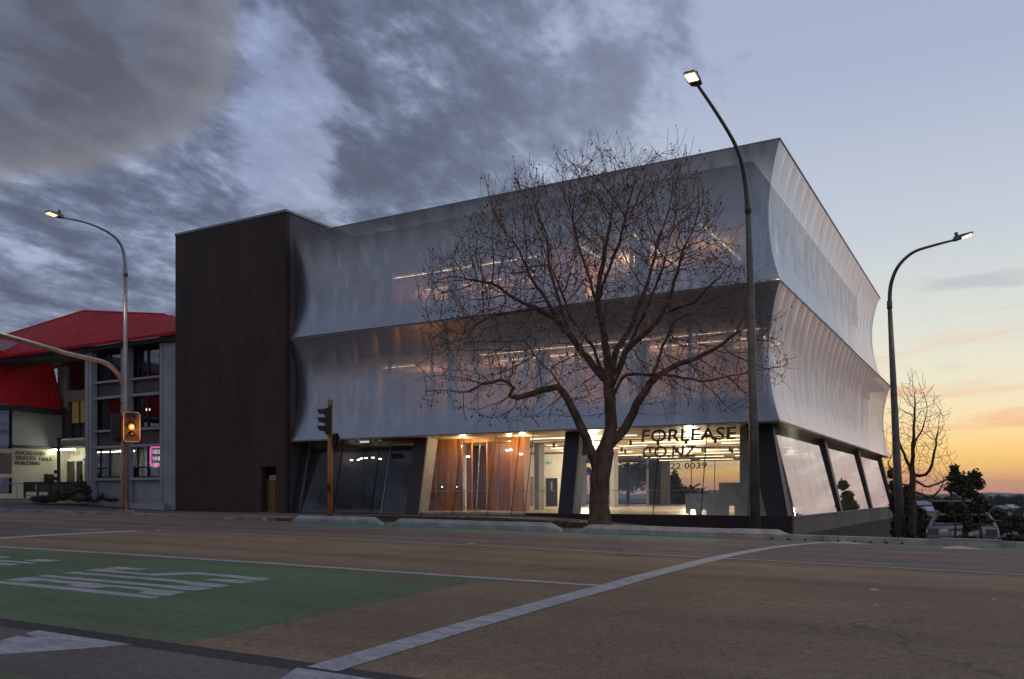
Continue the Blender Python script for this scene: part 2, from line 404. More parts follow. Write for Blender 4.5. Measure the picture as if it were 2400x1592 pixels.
M['galv'] = mat('galvanised_steel', (0.36, 0.34, 0.33), 0.42, metal=0.7, var=0.2, scale=6, fine=0.1)
M['polegrn'] = mat('weathered_pole', (0.17, 0.155, 0.13), 0.5, metal=0.4, var=0.25, scale=4, fine=0.15)
M['orange'] = mat('orange_pole_paint', (0.52, 0.19, 0.035), 0.55, var=0.15, scale=3)
M['rubber'] = mat('black_plastic', (0.022, 0.02, 0.02), 0.6, var=0.1)
M['sigborder'] = mat('reflective_border', (0.62, 0.45, 0.40), 0.5, var=0.05)
M['bark'] = mat('tree_bark', (0.105, 0.060, 0.035), 0.95, var=0.45, scale=6, bump=0.9, bscale=22, stretch=(1,1,0.45), col2=(0.15, 0.10, 0.065))
M['twig'] = mat('twig_bark', (0.22, 0.105, 0.06), 0.9, var=0.3, scale=6)
M['pod'] = mat('dried_seed_pod', (0.045, 0.030, 0.022), 0.9, var=0.3, scale=9)
M['autumn'] = mat('autumn_leaf', (0.40, 0.22, 0.05), 0.8, var=0.3, scale=9)
M['leaf'] = mat('dark_leaf', (0.07, 0.075, 0.03), 0.7, var=0.45, scale=3, col2=(0.12, 0.095, 0.04))
M['leaf2'] = mat('bush_leaf', (0.06, 0.055, 0.028), 0.8, var=0.4, scale=2, col2=(0.11, 0.10, 0.045))
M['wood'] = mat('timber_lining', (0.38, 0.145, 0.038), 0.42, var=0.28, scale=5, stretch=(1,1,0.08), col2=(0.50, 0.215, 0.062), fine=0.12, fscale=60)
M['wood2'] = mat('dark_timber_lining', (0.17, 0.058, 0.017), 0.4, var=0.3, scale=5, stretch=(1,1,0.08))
M['floor'] = mat('polished_concrete_floor', (0.50, 0.46, 0.40), 0.22, var=0.08, scale=0.5)
M['ceil'] = mat('timber_ceiling', (0.46, 0.34, 0.22), 0.5, var=0.15, scale=1.5, stretch=(0.15, 1, 1))
M['soffit'] = mat('soffit_panel', (0.42, 0.29, 0.19), 0.35, var=0.12, scale=1)
M['inner'] = mat('office_wall', (0.60, 0.36, 0.23), 0.8, var=0.1, scale=0.5)
M['led'] = glow('led_tube', (1.0, 0.88, 0.66), 6.0)
M['led_up'] = glow('led_tube_upstairs', (1.0, 0.84, 0.62), 2.2)
M['tube'] = glow('fluorescent_tube', (0.95, 1.0, 0.72), 30.0)
M['lamp_w'] = glow('street_lamp_led', (1.0, 0.78, 0.40), 2.4)
M['lamp_o'] = glow('street_lamp_sodium', (1.0, 0.66, 0.26), 2.2)
M['amber'] = glow('amber_signal', (1.0, 0.20, 0.01), 1.8)
M['amberhot'] = glow('amber_signal_core', (1.0, 0.70, 0.30), 3.0)
M['glass'] = glass('clear_glass', (0.95, 0.96, 0.94), 0.6, -0.035)
M['glass_side'] = glass('side_glass', (0.6, 0.62, 0.62), 1.0, 0.14, 0.12)
M['glass_dark'] = glass('tinted_glass', (0.7, 0.68, 0.68), 0.6, -0.04)
M['winglass'] = glass('window_glass', (0.45, 0.45, 0.48), 1.0, 0.05, 0.05)

def brickwork(m, k=0.16):
    t = NT(m.node_tree); p = t.N['Principled BSDF']; lk = p.inputs['Base Color'].links[0]; src = lk.from_socket
    pos = t.n('ShaderNodeNewGeometry').outputs['Position']; s = t.n('ShaderNodeSeparateXYZ'); t.L.new(pos, s.inputs[0])
    b = t.n('ShaderNodeTexBrick'); t.L.new(t.comb(t.m('ADD', s.outputs[0], s.outputs[1]), s.outputs[2], 0), b.inputs['Vector'])
    b.inputs['Scale'].default_value = 1.0; b.inputs['Brick Width'].default_value = 0.24; b.inputs['Row Height'].default_value = 0.086; b.inputs['Mortar Size'].default_value = 0.008
    b.inputs['Color1'].default_value = (1-k, 1-k, 1-k, 1); b.inputs['Color2'].default_value = (1+k, 1+k, 1+k, 1); b.inputs['Mortar'].default_value = (.78, .78, .78, 1); b.inputs['Bias'].default_value = 0
    st = t.noise(t.v('MULTIPLY', pos, (1, 1, 0.12)), 1.6, 4, 0.6)
    c = t.mix(1.0, t.mix(1.0, src, b.outputs['Color'], 'MULTIPLY'), t.ramp(st, [(0.35, (.82, .82, .82)), (0.65, (1.18, 1.16, 1.14))]), 'MULTIPLY')
    t.L.new(c, p.inputs['Base Color'])
brickwork(M['tower'])
def room_fill(x, y, z, e, col=(1, .74, .46)):  # fill light without a fitting, added to brighten the rooms
    pl = D.lights.new('room_fill_lamp', 'POINT'); pl.energy = e; pl.color = col; pl.shadow_soft_size = .06
    o = D.objects.new('room_fill', pl); C.objects.link(o); o.location = (x, y, z)
# ------------------------------------------------------------------ ground
def grid(name, xs, ys, fn, m, kind='structure', smooth=True):
    mb = MB(); n = len(xs)
    mb.v = [(x, y, fn(x, y)) for y in ys for x in xs]
    mb.f = [(j*n+i, j*n+i+1, (j+1)*n+i+1, (j+1)*n+i) for j in range(len(ys)-1) for i in range(n-1)]
    o = mb.build(name, m, smooth=smooth, fix=False); tag(o, kind=kind); return o
xs_road = [-160, -120, -90] + list(np.arange(-70, 41, 5.0)) + [60, 100, 160]
ys_road = [-120, -80, -60, -40, -20, -10, -5] + list(np.arange(-2, 20.01, STEP))
def road_near(x, y):
    return road(x, y) - (0.004 if y < 2.99 else 0.0)
grid('road', [float(a) for a in xs_road], [float(a) for a in ys_road], road_near, M['asphalt'])

def drape(name, poly, off, m, parent=None, cat=None):
    """a thin sheet cut to the road's own facets, so that it lies flush on them"""
    bm = bmesh.new()
    pts = [Vector((p[0], p[1], 0)) for p in poly]
    for t in geometry.tessellate_polygon([pts]):
        try: bm.faces.new([bm.verts.new(pts[i]) for i in t])
        except ValueError: pass
    bmesh.ops.remove_doubles(bm, verts=bm.verts, dist=1e-5)
    y0 = min(p.y for p in pts); y1 = max(p.y for p in pts)
    kk = math.ceil(y0 / STEP)
    while kk*STEP < y1:
        bmesh.ops.bisect_plane(bm, geom=list(bm.verts)+list(bm.edges)+list(bm.faces), plane_co=(0, kk*STEP, 0), plane_no=(0, 1, 0)); kk += 1
    for v in bm.verts: v.co.z = road_near(v.co.x, v.co.y) + off*0.35
    bmesh.ops.recalc_face_normals(bm, faces=bm.faces)
    for f in bm.faces:
        if f.normal.z < 0: f.normal_flip()
    me = D.meshes.new(name); bm.to_mesh(me); bm.free(); me.materials.append(m)
    o = D.objects.new(name, me); C.objects.link(o)
    tag(o, kind='structure'); return o
def line(name, pts, wdt, off, m):
    pts = [Vector(p) for p in pts]; L, Rr = [], []
    for i, p in enumerate(pts):
        t = (pts[min(i+1, len(pts)-1)] - pts[max(i-1, 0)]).normalized(); n = Vector((-t.y, t.x))
        L.append(p + n*wdt/2); Rr.append(p - n*wdt/2)
    return drape(name, L + Rr[::-1], off, m)
H = hit
# skid-resistant brown surfacing between the joint and the far lane line
bl = [Vector(H(0, 1263)), Vector(H(345, 1245))]
e0 = bl[0] + (bl[0]-bl[1]).normalized() * 9.0
far_y = lambda x: 10.1
drape('brown_road_surface', [(e0.x, 3.1), (e0.x, e0.y) if e0.y > 3.2 else (e0.x-0.01, 3.2), (bl[0].x, bl[0].y), (bl[1].x, bl[1].y), H(700, 1258.5), H(1200, 1283.5), H(1800, 1315), H(2400, 1348), (14, 9.9), (90, 9.9), (90, 3.1)], 0.003, M['brown'])
g2 = [H(440, 1506), H(700, 1451), H(994, 1388), H(1130, 1360), H(1411, 1375)]
sec = [H(1411, 1374), H(1000, 1346), H(600, 1319), H(300, 1300), H(0, 1282)]
drape('green_bus_lane', [(-40, 3.1), (H(440,1506)[0], 3.1)] + g2 + sec + [(-40, 6.2)], 0.006, M['green'])
drape('road_joint', [(-60, 2.955), (60, 2.955), (60, 3.1), (-60, 3.1)], 0.0092, M['joint'])  # darker strip laid along the joint
drape('green_lane_corner', [H(-60, 1562), H(0, 1575), H(60, 1583), H(160, 1605), H(-60, 1605)], 0.004, M['green'])
wl = [H(755, 1570), H(1043.5, 1482.9), H(1424, 1377), H(1600, 1329), H(1681, 1308), H(1810, 1284), H(1935, 1271)]
line('stop_line', wl, 0.19, 0.0125, M['paint'])
line('lane_line', [H(332, 1243.6), H(376, 1244.5), H(700, 1258.5), H(1200, 1283.5), H(1800, 1315), H(2400, 1348), (14, 9.9), (60, 9.9)], 0.10, 0.0155, M['paint'])
line('lane_line', [(-40, 6.2)] + sec[::-1], 0.10, 0.009, M['paint'])
line('stop_line', [(e0.x, e0.y), H(0, 1262), H(326, 1244.4)], 0.32, 0.0122, M['paint'])
line('edge_line', [H(700, 1233), H(1000, 1244), H(1300, 1256.5), H(1500, 1265), H(1668, 1272)], 0.10, 0.007, M['paint'])
line('edge_line', [H(660, 1231), H(700, 1233)], 0.06, 0.007, M['paint'])
line('lane_line', [H(-80, 1224.5), H(0, 1222.5), H(266, 1217.5), H(592, 1220.5), H(690, 1222)], 0.12, 0.007, M['paint_worn'])
line('lane_line', [H(-80, 1209), H(0, 1208.4), H(89, 1207.4), H(160, 1208.2)], 0.10, 0.007, M['paint_worn'])
line('lane_line', [H(2086, 1292), H(2248, 1300)], 0.10, 0.007, M['paint'])
line('lane_line', [H(2036, 1321), H(2062, 1323)], 0.08, 0.007, M['paint_worn'])
line('lane_line', [H(2075, 1323), H(2086, 1323)], 0.12, 0.007, M['paint'])
line('edge_line', [H(2050, 1269), H(2120, 1271), H(2145, 1272.5)], 0.07, 0.007, M['paint_worn'])
def pp(pts): return [H(a, b) for a, b in pts]
drape('road_arrow', pp([(1935,1271.5),(1992,1268.6),(2036,1276),(1960,1274)]), 0.008, M['paint'])
drape('road_arrow', pp([(2206,1284),(2243,1278),(2311,1289),(2215,1286.5)]), 0.0125, M['paint'])
drape('crossing_marking', pp([(-60,1515),(0,1500),(50,1486),(95,1476),(135,1478),(240,1492),(349,1508),(180,1520),(0,1533),(-60,1538)]), 0.004, M['paint'])
drape('crossing_marking', pp([(640,1600),(668,1583),(703,1561),(770,1569),(842,1578),(937,1592),(960,1600)]), 0.008, M['paint'])
drape('lane_marker', pp([(362,1244.8),(380,1244.8),(378,1242.8),(364,1242.8)]), 0.019, M['paint'])
drape('lane_marker', pp([(1093,1276.6),(1112,1277.4),(1110,1274.6),(1096,1274.2)]), 0.019, M['paint'])
drape('paint_scrap', pp([(2034,1381),(2052,1380),(2063,1383),(2046,1385)]), 0.007, M['paint'])
drape('paint_scrap', pp([(2048,1418),(2057,1417.4),(2056,1419.4),(2050,1419.4)]), 0.007, M['paint'])
drape('paint_scrap', pp([(2325,1405),(2335,1405),(2333,1406.8),(2327,1406.4)]), 0.007, M['paint'])
drape('paint_scrap', pp([(2390,1422),(2402,1423),(2402,1424.6),(2394,1423.6)]), 0.007, M['paint'])
drape('paint_scrap', pp([(1684,1485),(1691,1485),(1690,1487.2),(1686,1487.2)]), 0.007, M['paint'])
drape('yellow_patch', pp([(163,1243.6),(200,1240.4),(240,1241),(246,1242.6)]), 0.007, M['yellow'])
gk = [H(640, 1228), H(700, 1232), H(1300, 1255.5), H(1668, 1271)]
drape('cycle_lane', [H(690,1224.5), *[(x, 19.86) for x in (-22, -16, -10, -6)], H(1730, 1262), H(1668, 1270.5), H(1300, 1255.5), H(1000, 1243.3), H(700, 1232.3)], 0.0033, M['green2'])
drape('cycle_lane', [(-4.6, 19.0), (-2.5, 17.9), (2, 17.6), (60, 17.6), (60, 19.86), (-4.6, 19.86)], 0.0033, M['green2'])
# painted word in the bus lane: strokes outlined where they lie on the carriageway
def A(*q): return [(cx*.1396, 1300+cy*.1396) for cx, cy in q]
def B(*q): return [(320+cx*.1396, 1300+cy*.1396) for cx, cy in q]
word = [
 [(-30,1304)] + A((0,32),(85,35),(185,45),(90,58),(0,62)) + [(-30,1309)],
 A((400,103),(690,78),(880,92),(1030,102),(780,130),(560,118)),
 [(-40,1308.5)] + A((0,92),(620,140),(480,157),(0,122)) + [(-40,1313.5)],
 [(-40,1316)] + A((0,142),(340,168),(200,187),(0,180)) + [(-40,1322.5)],
 A((1730,237),(1960,212),(2080,216),(2280,230)) + B((90,236),(190,245),(50,268)) + A((2220,258),(2100,266)),
 A((1430,275),(1610,243),(1900,258),(2010,282),(2280,302)) + B((90,315),(190,325),(480,315),(950,300),(1200,318),(1500,340),(1950,380),(2240,408),(2120,443),(1880,428),(1600,395),(1500,382),(1300,362),(1000,338),(600,350),(290,363),(160,350),(60,345)) + A((2280,336),(1950,310),(1640,288)),
 B((1110,432),(1260,408),(1750,430),(2010,458),(1760,490),(1580,480),(1400,458)),
 A((1050,315),(1220,293),(2280,378)) + B((90,386),(530,415),(1000,465),(1300,488),(1570,520),(1380,560),(1180,548),(950,530),(870,505),(600,465),(90,418)) + A((2280,410),(1700,362)),
 A((600,368),(760,345),(1500,408),(2280,473)) + B((90,486),(600,528),(800,525),(1130,558),(1280,576),(1000,610),(720,590),(400,555),(90,520)) + A((2280,513),(1600,455),(1000,405)),
 A((65,432),(430,387),(600,390),(1250,455),(1680,492),(1690,505),(2280,552)) + B((90,560),(380,595),(600,605),(835,635),(520,700),(300,690),(30,650),(130,625),(60,606)) + A((2280,592),(1850,545),(1600,568),(1400,560),(1130,525),(1230,505),(1000,480),(700,447),(600,448),(420,465)),
 [(-40,1358.5)] + A((0,448),(1100,545),(2280,670)) + B((90,682),(410,720),(240,745),(60,730)) + A((2280,721),(1400,630),(700,560),(0,490)) + [(-40,1364)],
]
for q in word: drape('road_lettering', pp(q), 0.0094, M['paint_worn'])

# ---- kerbs, footpath, berm, driveway, far land
WX = [-160, -56, -48, -42, -38, -34, -15, -13, -9.9, -7.4, -6.0]
WZ = [0.6, -0.2, -0.27, -0.52, -0.74, -0.82, -0.835, -0.92, -1.13, -1.235, -1.27]
def kerbtop(x): return road(x, 20.0) + 0.11
def side(x, y):
    fy = [20.0, 21.6, 25, 30, 60]; fzv = [kerbtop(x), -1.3 - 0.02*max(x, -6), -2.2, -2.6, -4.2]
    return float(np.interp(y, fy, fzv))
def farland(x, y):
    d = math.hypot(x, y)
    return float(np.interp(d, [60, 90, 160, 320, 1200, 9000], [-4.2, -7.5, -13, -20, -26, -26]))
def terrain(x, y):
    t = min(1, max(0, (y-20.0)/8.3))
    a = kerbtop(x)*(1-t) + float(np.interp(x, WX, WZ))*t
    b = side(x, y)
    k2 = min(1, max(0, (x+6.0)/0.8))
    z = a*(1-k2) + b*k2
    if y > 60:
        f = min(1, (y-60)/20.0); z = z*(1-f) + farland(x, y)*f
    if x > 14: 
        f = min(1, (x-14)/30.0); z = z*(1-f) + min(z, farland(x, y))*f
    return z
txs = [-9000,-3000,-1200,-600,-300,-160,-120,-90,-70,-56,-48,-42,-38,-34,-30,-27,-24,-21,-18,-15,-13,-11.5,-9.9,-8.6,-7.4,-6.6,-6.0,-5.6,-5.2,-3,-1,1,3,6,10,14,20,30,44,70,110,160,300,600,1200,2500,5000,9000]
tys = [20.3,20.9,21.6,22.4,23.3,24.2,25,26,27,28.3,30,32,35,40,46,53,60,66,72,80,95,120,160,220,300,450,700,1100,1800,3000,5000,9000]
tys_near = [v for v in tys if v <= 80]
m_ground = M['path']
grid('ground', txs, tys_near, terrain, M['soil'])
grid('land', txs, [80]+[v for v in tys if v > 80], lambda x, y: terrain(x, y) if y < 81 else farland(x, y), M['land'])
# paved footpath on the town side of the berm
def sheet(name, x0, x1, y0, y1, off, m, nx=24, ny=8):
    xs = sorted(set([x0, x1] + [v for v in txs if x0 < v < x1])); ys = sorted(set([y0, y1] + [v for v in tys if y0 < v < y1]))
    return grid(name, xs, ys, lambda x, y: terrain(x, y)+off, m)
sheet('footpath', -90, -19.5, 20.31, 28.3, 0.006, M['path'])
sheet('footpath', -19.5, -6.1, 25.3, 28.3, 0.006, M['path'])
sheet('driveway', -5.2, 14, 24.2, 60, 0.01, M['asphalt'])

# kerb left of the signals, and on past the driveway at the right
def kerb_run(name, x0, x1, h, m, step=2.5, lab=None, y=20.0, w_=0.3):
    x = x0
    while x < x1 - 0.01:
        xe = min(x1, x+step)
        mb = MB(); za, zb = road(x, y)-0.1, road(xe, y)-0.1
        a, b = x+0.006, xe-0.006
        mb.hexa([(a,y-w_/2,za),(b,y-w_/2,zb),(b,y+w_/2+.03,zb),(a,y+w_/2+.03,za),(a,y-w_/2+.03,za+.1+h),(b,y-w_/2+.03,zb+.1+h),(b,y+w_/2+.03,zb+.1+h),(a,y+w_/2+.03,za+.1+h)])
        o = mb.build(name, m); tag(o, kind='structure'); x = xe
kerb_run('kerb', -60, -20.6, 0.105, M['kerb'], 3.0)
kerb_run('kerb', -19.3, -4.7, 0.09, M['kerb'], 3.0, y=20.35, w_=0.2)
kerb_run('kerb', -4.6, 60, 0.12, mat('weathered_kerb', (0.33, 0.30, 0.27), 0.9, var=0.3, scale=2.5, bump=0.3, fine=0.25, fscale=30), 2.4, y=20.05)
for i in range(9):
    px = 1866 + i*33; q = hit(px, 1259+i*1.6)
    mb = MB().lathe([(0.03, 0), (0.03, 0.025), (0.02, 0.04), (0.0, 0.045)], 10, Matrix.Translation((q[0], 19.82, road(q[0], 19.82))))
    o = mb.build('rubber_stud', M['rubber'], smooth=True)
    tag(o, ['first', 'second', 'third', 'fourth', 'fifth', 'sixth', 'seventh', 'eighth', 'ninth'][i] + ' black rubber stud along the pale kerb, counted from the longest kerb block', 'stud', 'black studs along the kerb')
# precast kerb blocks between cycle lane and berm
def kerb_block(pxa, pxb, lab):
    t = thing('kerb_block', lab, 'kerb block', 'precast kerb blocks beside the green cycle lane')
    x0, x1 = fx(pxa, 20.0), fx(pxb, 20.0)
    y0, y1, h = 19.88, 20.30, 0.20
    def seg(name, xa, xb, ha, hb, ca, cb):
        mb = MB()
        ps = []
        for x, hh, c in ((xa, ha, ca), (xb, hb, cb)):
            z = road(x, 19.9)
            ps.append([(x, y0+c, z-0.05), (x, y1-c, z-0.05), (x, y1-c, z+hh*0.55), (x, y1-0.09-c, z+hh), (x, y0+0.09+c, z+hh), (x, y0+c, z+hh*0.55)])
        mb.add(ps[0]+ps[1], [tuple(reversed(range(6))), tuple(range(6, 12))] + [(i, (i+1) % 6, 6+(i+1) % 6, 6+i) for i in range(6)])
        return mb.build(name, M['concrete'], t)
    e = 0.42
    seg('nose', x0, x0+e*0.6, h*0.45, h, 0.08, 0)
    n = max(1, round((x1-x0-1.6*e)/1.9)); L = (x1-x0-1.6*e-0.9)/n
    for i in range(n): seg('kerb_section', x0+e*0.6+i*L+0.005, x0+e*0.6+(i+1)*L-0.005, h, h, 0, 0)
    seg('kerb_section', x1-e-0.9+0.005, x1-e*0.8, h*1.06, h*1.06, -0.015, -0.015)
    seg('nose', x1-e*0.8, x1, h*1.06, h*0.45, -0.015, 0.08)
kerb_block(687, 889, 'short pale kerb block at the foot of the orange signal pole')
kerb_block(922, 1310, 'middle pale kerb block in front of the timber entrance')
kerb_block(1361, 1855, 'longest pale kerb block running from the bare tree past the lamp post')
q = MB()
for i in range(26):
    px = 2205+i*5.6; p = on_y(px, 1264, 19.96)
    z = road(p.x, 20)+0.13
    q.box(p.x-0.012, p.x+0.022, 19.93, 20.2, z-0.005, z+0.022)
tag(q.build('kerb_ribs', M['concrete']), kind='stuff', label='ribbed strip along the top of the pale kerb', cat='ribs')
# tactile pads and manhole details by the crossing
def pad(px0, px1, y0, y1, m, name='tactile_paving'):
    x0, x1 = fx(px0, (y0+y1)/2), fx(px1, (y0+y1)/2)
    mb = MB(); off = 0.014
    f = lambda x, y: terrain(x, y)+off
    n = 6
    for i in range(n):
        a, b = x0+(x1-x0)*i/n, x0+(x1-x0)*(i+1)/n-0.01
        mb.hexa([(a,y0,f(a,y0)-.05),(b,y0,f(b,y0)-.05),(b,y1,f(b,y1)-.05),(a,y1,f(a,y1)-.05),(a,y0,f(a,y0)),(b,y0,f(b,y0)),(b,y1,f(b,y1)),(a,y1,f(a,y1))])
    o = mb.build(name, m); tag(o, kind='structure'); return o
pad(560, 686, 20.45, 21.2, M['yellow'])
pad(700, 800, 20.9, 21.5, M['yellow'])
# dry grass and leaf litter on the berm
mb = MB()
for i in range(9000):
    x = random.uniform(-19.5, -6.2); y = random.uniform(20.5, 25.4)
    if abs(x+9.4) > 4 and random.random() < 0.35: continue
    z = terrain(x, y); h = random.uniform(0.02, 0.07); a = random.uniform(0, 6.28); dx, dy = math.cos(a)*0.012, math.sin(a)*0.012
    lx, ly = random.uniform(-.03, .03), random.uniform(-.03, .03)
    mb.add([(x-dx, y-dy, z), (x+dx, y+dy, z), (x+lx, y+ly, z+h)], [(0, 1, 2)])
for i in range(3200):
    x = random.gauss(-9.4, 2.6); y = random.uniform(20.5, 24.5)
    if x > -6.2: continue
    z = terrain(x, y)+0.012; a = random.uniform(0, 6.28); r_ = random.uniform(0.025, 0.05)
    mb.add([(x+r_*math.cos(a+k*1.57), y+r_*math.sin(a+k*1.57), z+random.uniform(0, .03)) for k in range(4)], [(0,1,2,3)])
tag(mb.build('berm_grass', mat('dry_berm_grass', (0.07, 0.06, 0.025), 1.0, var=0.4, scale=2), fix=False), 'thin dry grass and leaf litter on the berm under the bare tree', 'grass', kind='stuff')
# ------------------------------------------------------------------ the screened office building
TX, TY = -6.30, 28.60                 # line of the screen lips: right face x, street face y
XL = -27.7                            # where the street screen meets the dark tower
Z0, Z1, Z2 = 2.41, 6.99, 11.57        # lip heights above eye level
YU, YLo = 54.9, 60.4                  # far ends of the upper and the lower right screens
WAIST = 0.47
FL = -0.70
office = thing('office_building', 'large office building wrapped in two tiers of curved perforated metal screen', 'building')

PW = 1.18; PITCH = PW/18
def perf_material():
    m = D.materials.new('perforated_aluminium'); m.use_nodes = True; t = NT(m.node_tree); p = t.N['Principled BSDF']
    uv = t.n('ShaderNodeUVMap', uv_map='UVMap').outputs[0]
    s = t.n('ShaderNodeSeparateXYZ'); t.L.new(uv, s.inputs[0]); u, v = s.outputs[0], s.outputs[1]
    ry = PITCH*0.866
    vr = t.m('DIVIDE', v, ry); row = t.m('FLOOR', vr)
    ur = t.m('ADD', t.m('DIVIDE', u, PITCH), t.m('MULTIPLY', t.m('MODULO', row, 2.0), 0.5))
    fu = t.m('MULTIPLY', t.m('SUBTRACT', t.m('FRACT', ur), 0.5), PITCH)
    fv = t.m('MULTIPLY', t.m('SUBTRACT', t.m('FRACT', vr), 0.5), ry)
    d = t.m('SQRT', t.m('ADD', t.m('MULTIPLY', fu, fu), t.m('MULTIPLY', fv, fv)))
    oi = t.n('ShaderNodeObjectInfo').outputs['Random']
    cu = t.m('FLOOR', t.m('DIVIDE', ur, 3.0))
    wn = t.n('ShaderNodeTexWhiteNoise', noise_dimensions='2D'); t.L.new(t.comb(cu, oi, 0), wn.inputs['Vector'])
    cv = t.m('FLOOR', t.m('ADD', t.m('DIVIDE', v, 0.62), wn.outputs['Value']))
    wn2 = t.n('ShaderNodeTexWhiteNoise', noise_dimensions='3D'); t.L.new(t.comb(cu, cv, t.m('MULTIPLY', oi, 50.0)), wn2.inputs['Vector'])
    mid = t.m('MULTIPLY', t.ss(v, 0.5, 1.3), t.ss(v, 4.3, 3.2))
    shut = t.m('LESS_THAN', wn2.outputs['Value'], 0.16)
    rad = t.m('MULTIPLY', t.m('ADD', 0.15, t.m('MULTIPLY', mid, 0.10)), PITCH)
    rad = t.m('MULTIPLY', rad, t.m('SUBTRACT', 1.0, t.m('MULTIPLY', shut, 0.4)))
    hole = t.m('LESS_THAN', d, rad)
    edge = t.m('GREATER_THAN', v, 0.07)
    hole = t.m('MULTIPLY', hole, edge)
    pos = t.n('ShaderNodeNewGeometry').outputs['Position']
    c = t.mix(t.ss(t.noise(pos, 0.6, 4, 0.6), 0.3, 0.7), (0.46, 0.465, 0.475), (0.52, 0.52, 0.53))
    t.put(p.inputs['Base Color'], c); p.inputs['Metallic'].default_value = 0.9; p.inputs['Roughness'].default_value = 0.30
    tr = t.n('ShaderNodeBsdfTransparent'); mx = t.n('ShaderNodeMixShader')
    t.L.new(hole, mx.inputs[0]); t.L.new(p.outputs[0], mx.inputs[1]); t.L.new(tr.outputs[0], mx.inputs[2])
    t.L.new(mx.outputs[0], t.N['Material Output'].inputs[0])
    return m
M['perf'] = perf_material()
def wprof(t): return WAIST * max(0.0, math.sin(math.pi * t)) ** 0.85
def panel_mesh(name, wl, h, axis, pleat, rows=20, cols=8, lo=None, hi=None):
    """axis 'x': street face, bowing to +y; axis 'y': right face, bowing to -x. lo/hi: how far an end edge follows the corner"""
    vs, fs, uvs = [], [], []
    for j in range(rows+1):
        t = j/rows; dz = wprof(t)
        for i in range(cols+1):
            u = i/cols; s = u*wl
            if lo: s += lo*dz*(1-u)
            if hi: s += hi*dz*u
            pl = pleat * math.sin(math.pi*t)**0.7 * (u if u < 0.8 else (1-u)*4.0) * 1.0
            dd = dz - pl
            vs.append((s, dd, t*h) if axis == 'x' else (-dd, s, t*h)); uvs.append((u*wl, t*h))
    n = cols+1
    for j in range(rows):
        for i in range(cols):
            f = (j*n+i, j*n+i+1, (j+1)*n+i+1, (j+1)*n+i); fs.append(f)
    me = D.meshes.new(name); me.from_pydata(vs, [], fs); me.materials.append(M['perf'])
    ul = me.uv_layers.new(name='UVMap')
    for p in me.polygons:
        for li in p.loop_indices: ul.data[li].uv = uvs[me.loops[li].vertex_index]
    me.shade_smooth(); me.update(); return me
def screen(face, z0, z1, a, b, pleat, lo, hi):
    h = z1-z0; n = round((b-a)/PW); wl = (b-a)/n
    fr = MB()
    if face == 'x':
        fr.box(a, b, TY-0.015, TY+0.05, z1-0.03, z1+0.012)
    else:
        fr.box(TX-0.05, TX+0.015, a, b, z1-0.03, z1+0.012)
    sc = fr.build('perforated_screen', M['trim'], office)
    m0 = panel_mesh('panel', wl, h, face, pleat)
    ml = panel_mesh('panel', wl, h, face, pleat, lo=lo) if lo else m0
    mh = panel_mesh('panel', wl, h, face, pleat, hi=hi) if hi else m0
    for i in range(n):
        me = ml if i == 0 else mh if i == n-1 else m0
        loc = (a+i*wl, TY, z0) if face == 'x' else (TX, a+i*wl, z0)
        inst('panel', me, sc, Matrix.Translation(loc))
screen('x', Z0, Z1-0.03, XL, TX, 0.08, None, -1.0)
screen('x', Z1+0.02, Z2, XL, TX, 0.08, None, -1.0)
screen('y', Z0, Z1-0.03, TY, YLo, 0.12, 1.0, -1.0)
screen('y', Z1+0.02, Z2, TY, YU, 0.12, 1.0, -1.0)
def part(name, m, par=office, **kw):
    def f(mb, **k): return mb.build(name, m, par, **k)
    return f
def bx(name, m, x0, x1, y0, y1, z0, z1, par=office):
    return MB().box(x0, x1, y0, y1, z0, z1).build(name, m, par)
# shelves behind the lips, roofs and slabs
bx('shelf', M['dark'], XL, TX-0.5, TY+0.06, 29.9, Z1-0.12, Z1-0.05)
bx('shelf', M['dark'], TX-1.3, TX-0.06, 29.9, YU, Z1-0.12, Z1-0.05)
bx('roof', M['dark'], XL, -7.4, 29.9, YU-0.6, 10.3, 10.45)
bx('roof', M['dark'], XL, TX-0.3, YU-0.6, YLo-0.4, 6.6, 6.8)
bx('floor_slab', M['greywall'], XL, -7.55, 29.95, YU-0.7, 6.12, 6.95)
bx('floor_slab', M['greywall'], XL, -7.55, 29.95, YLo-0.6, 2.46, 3.0)
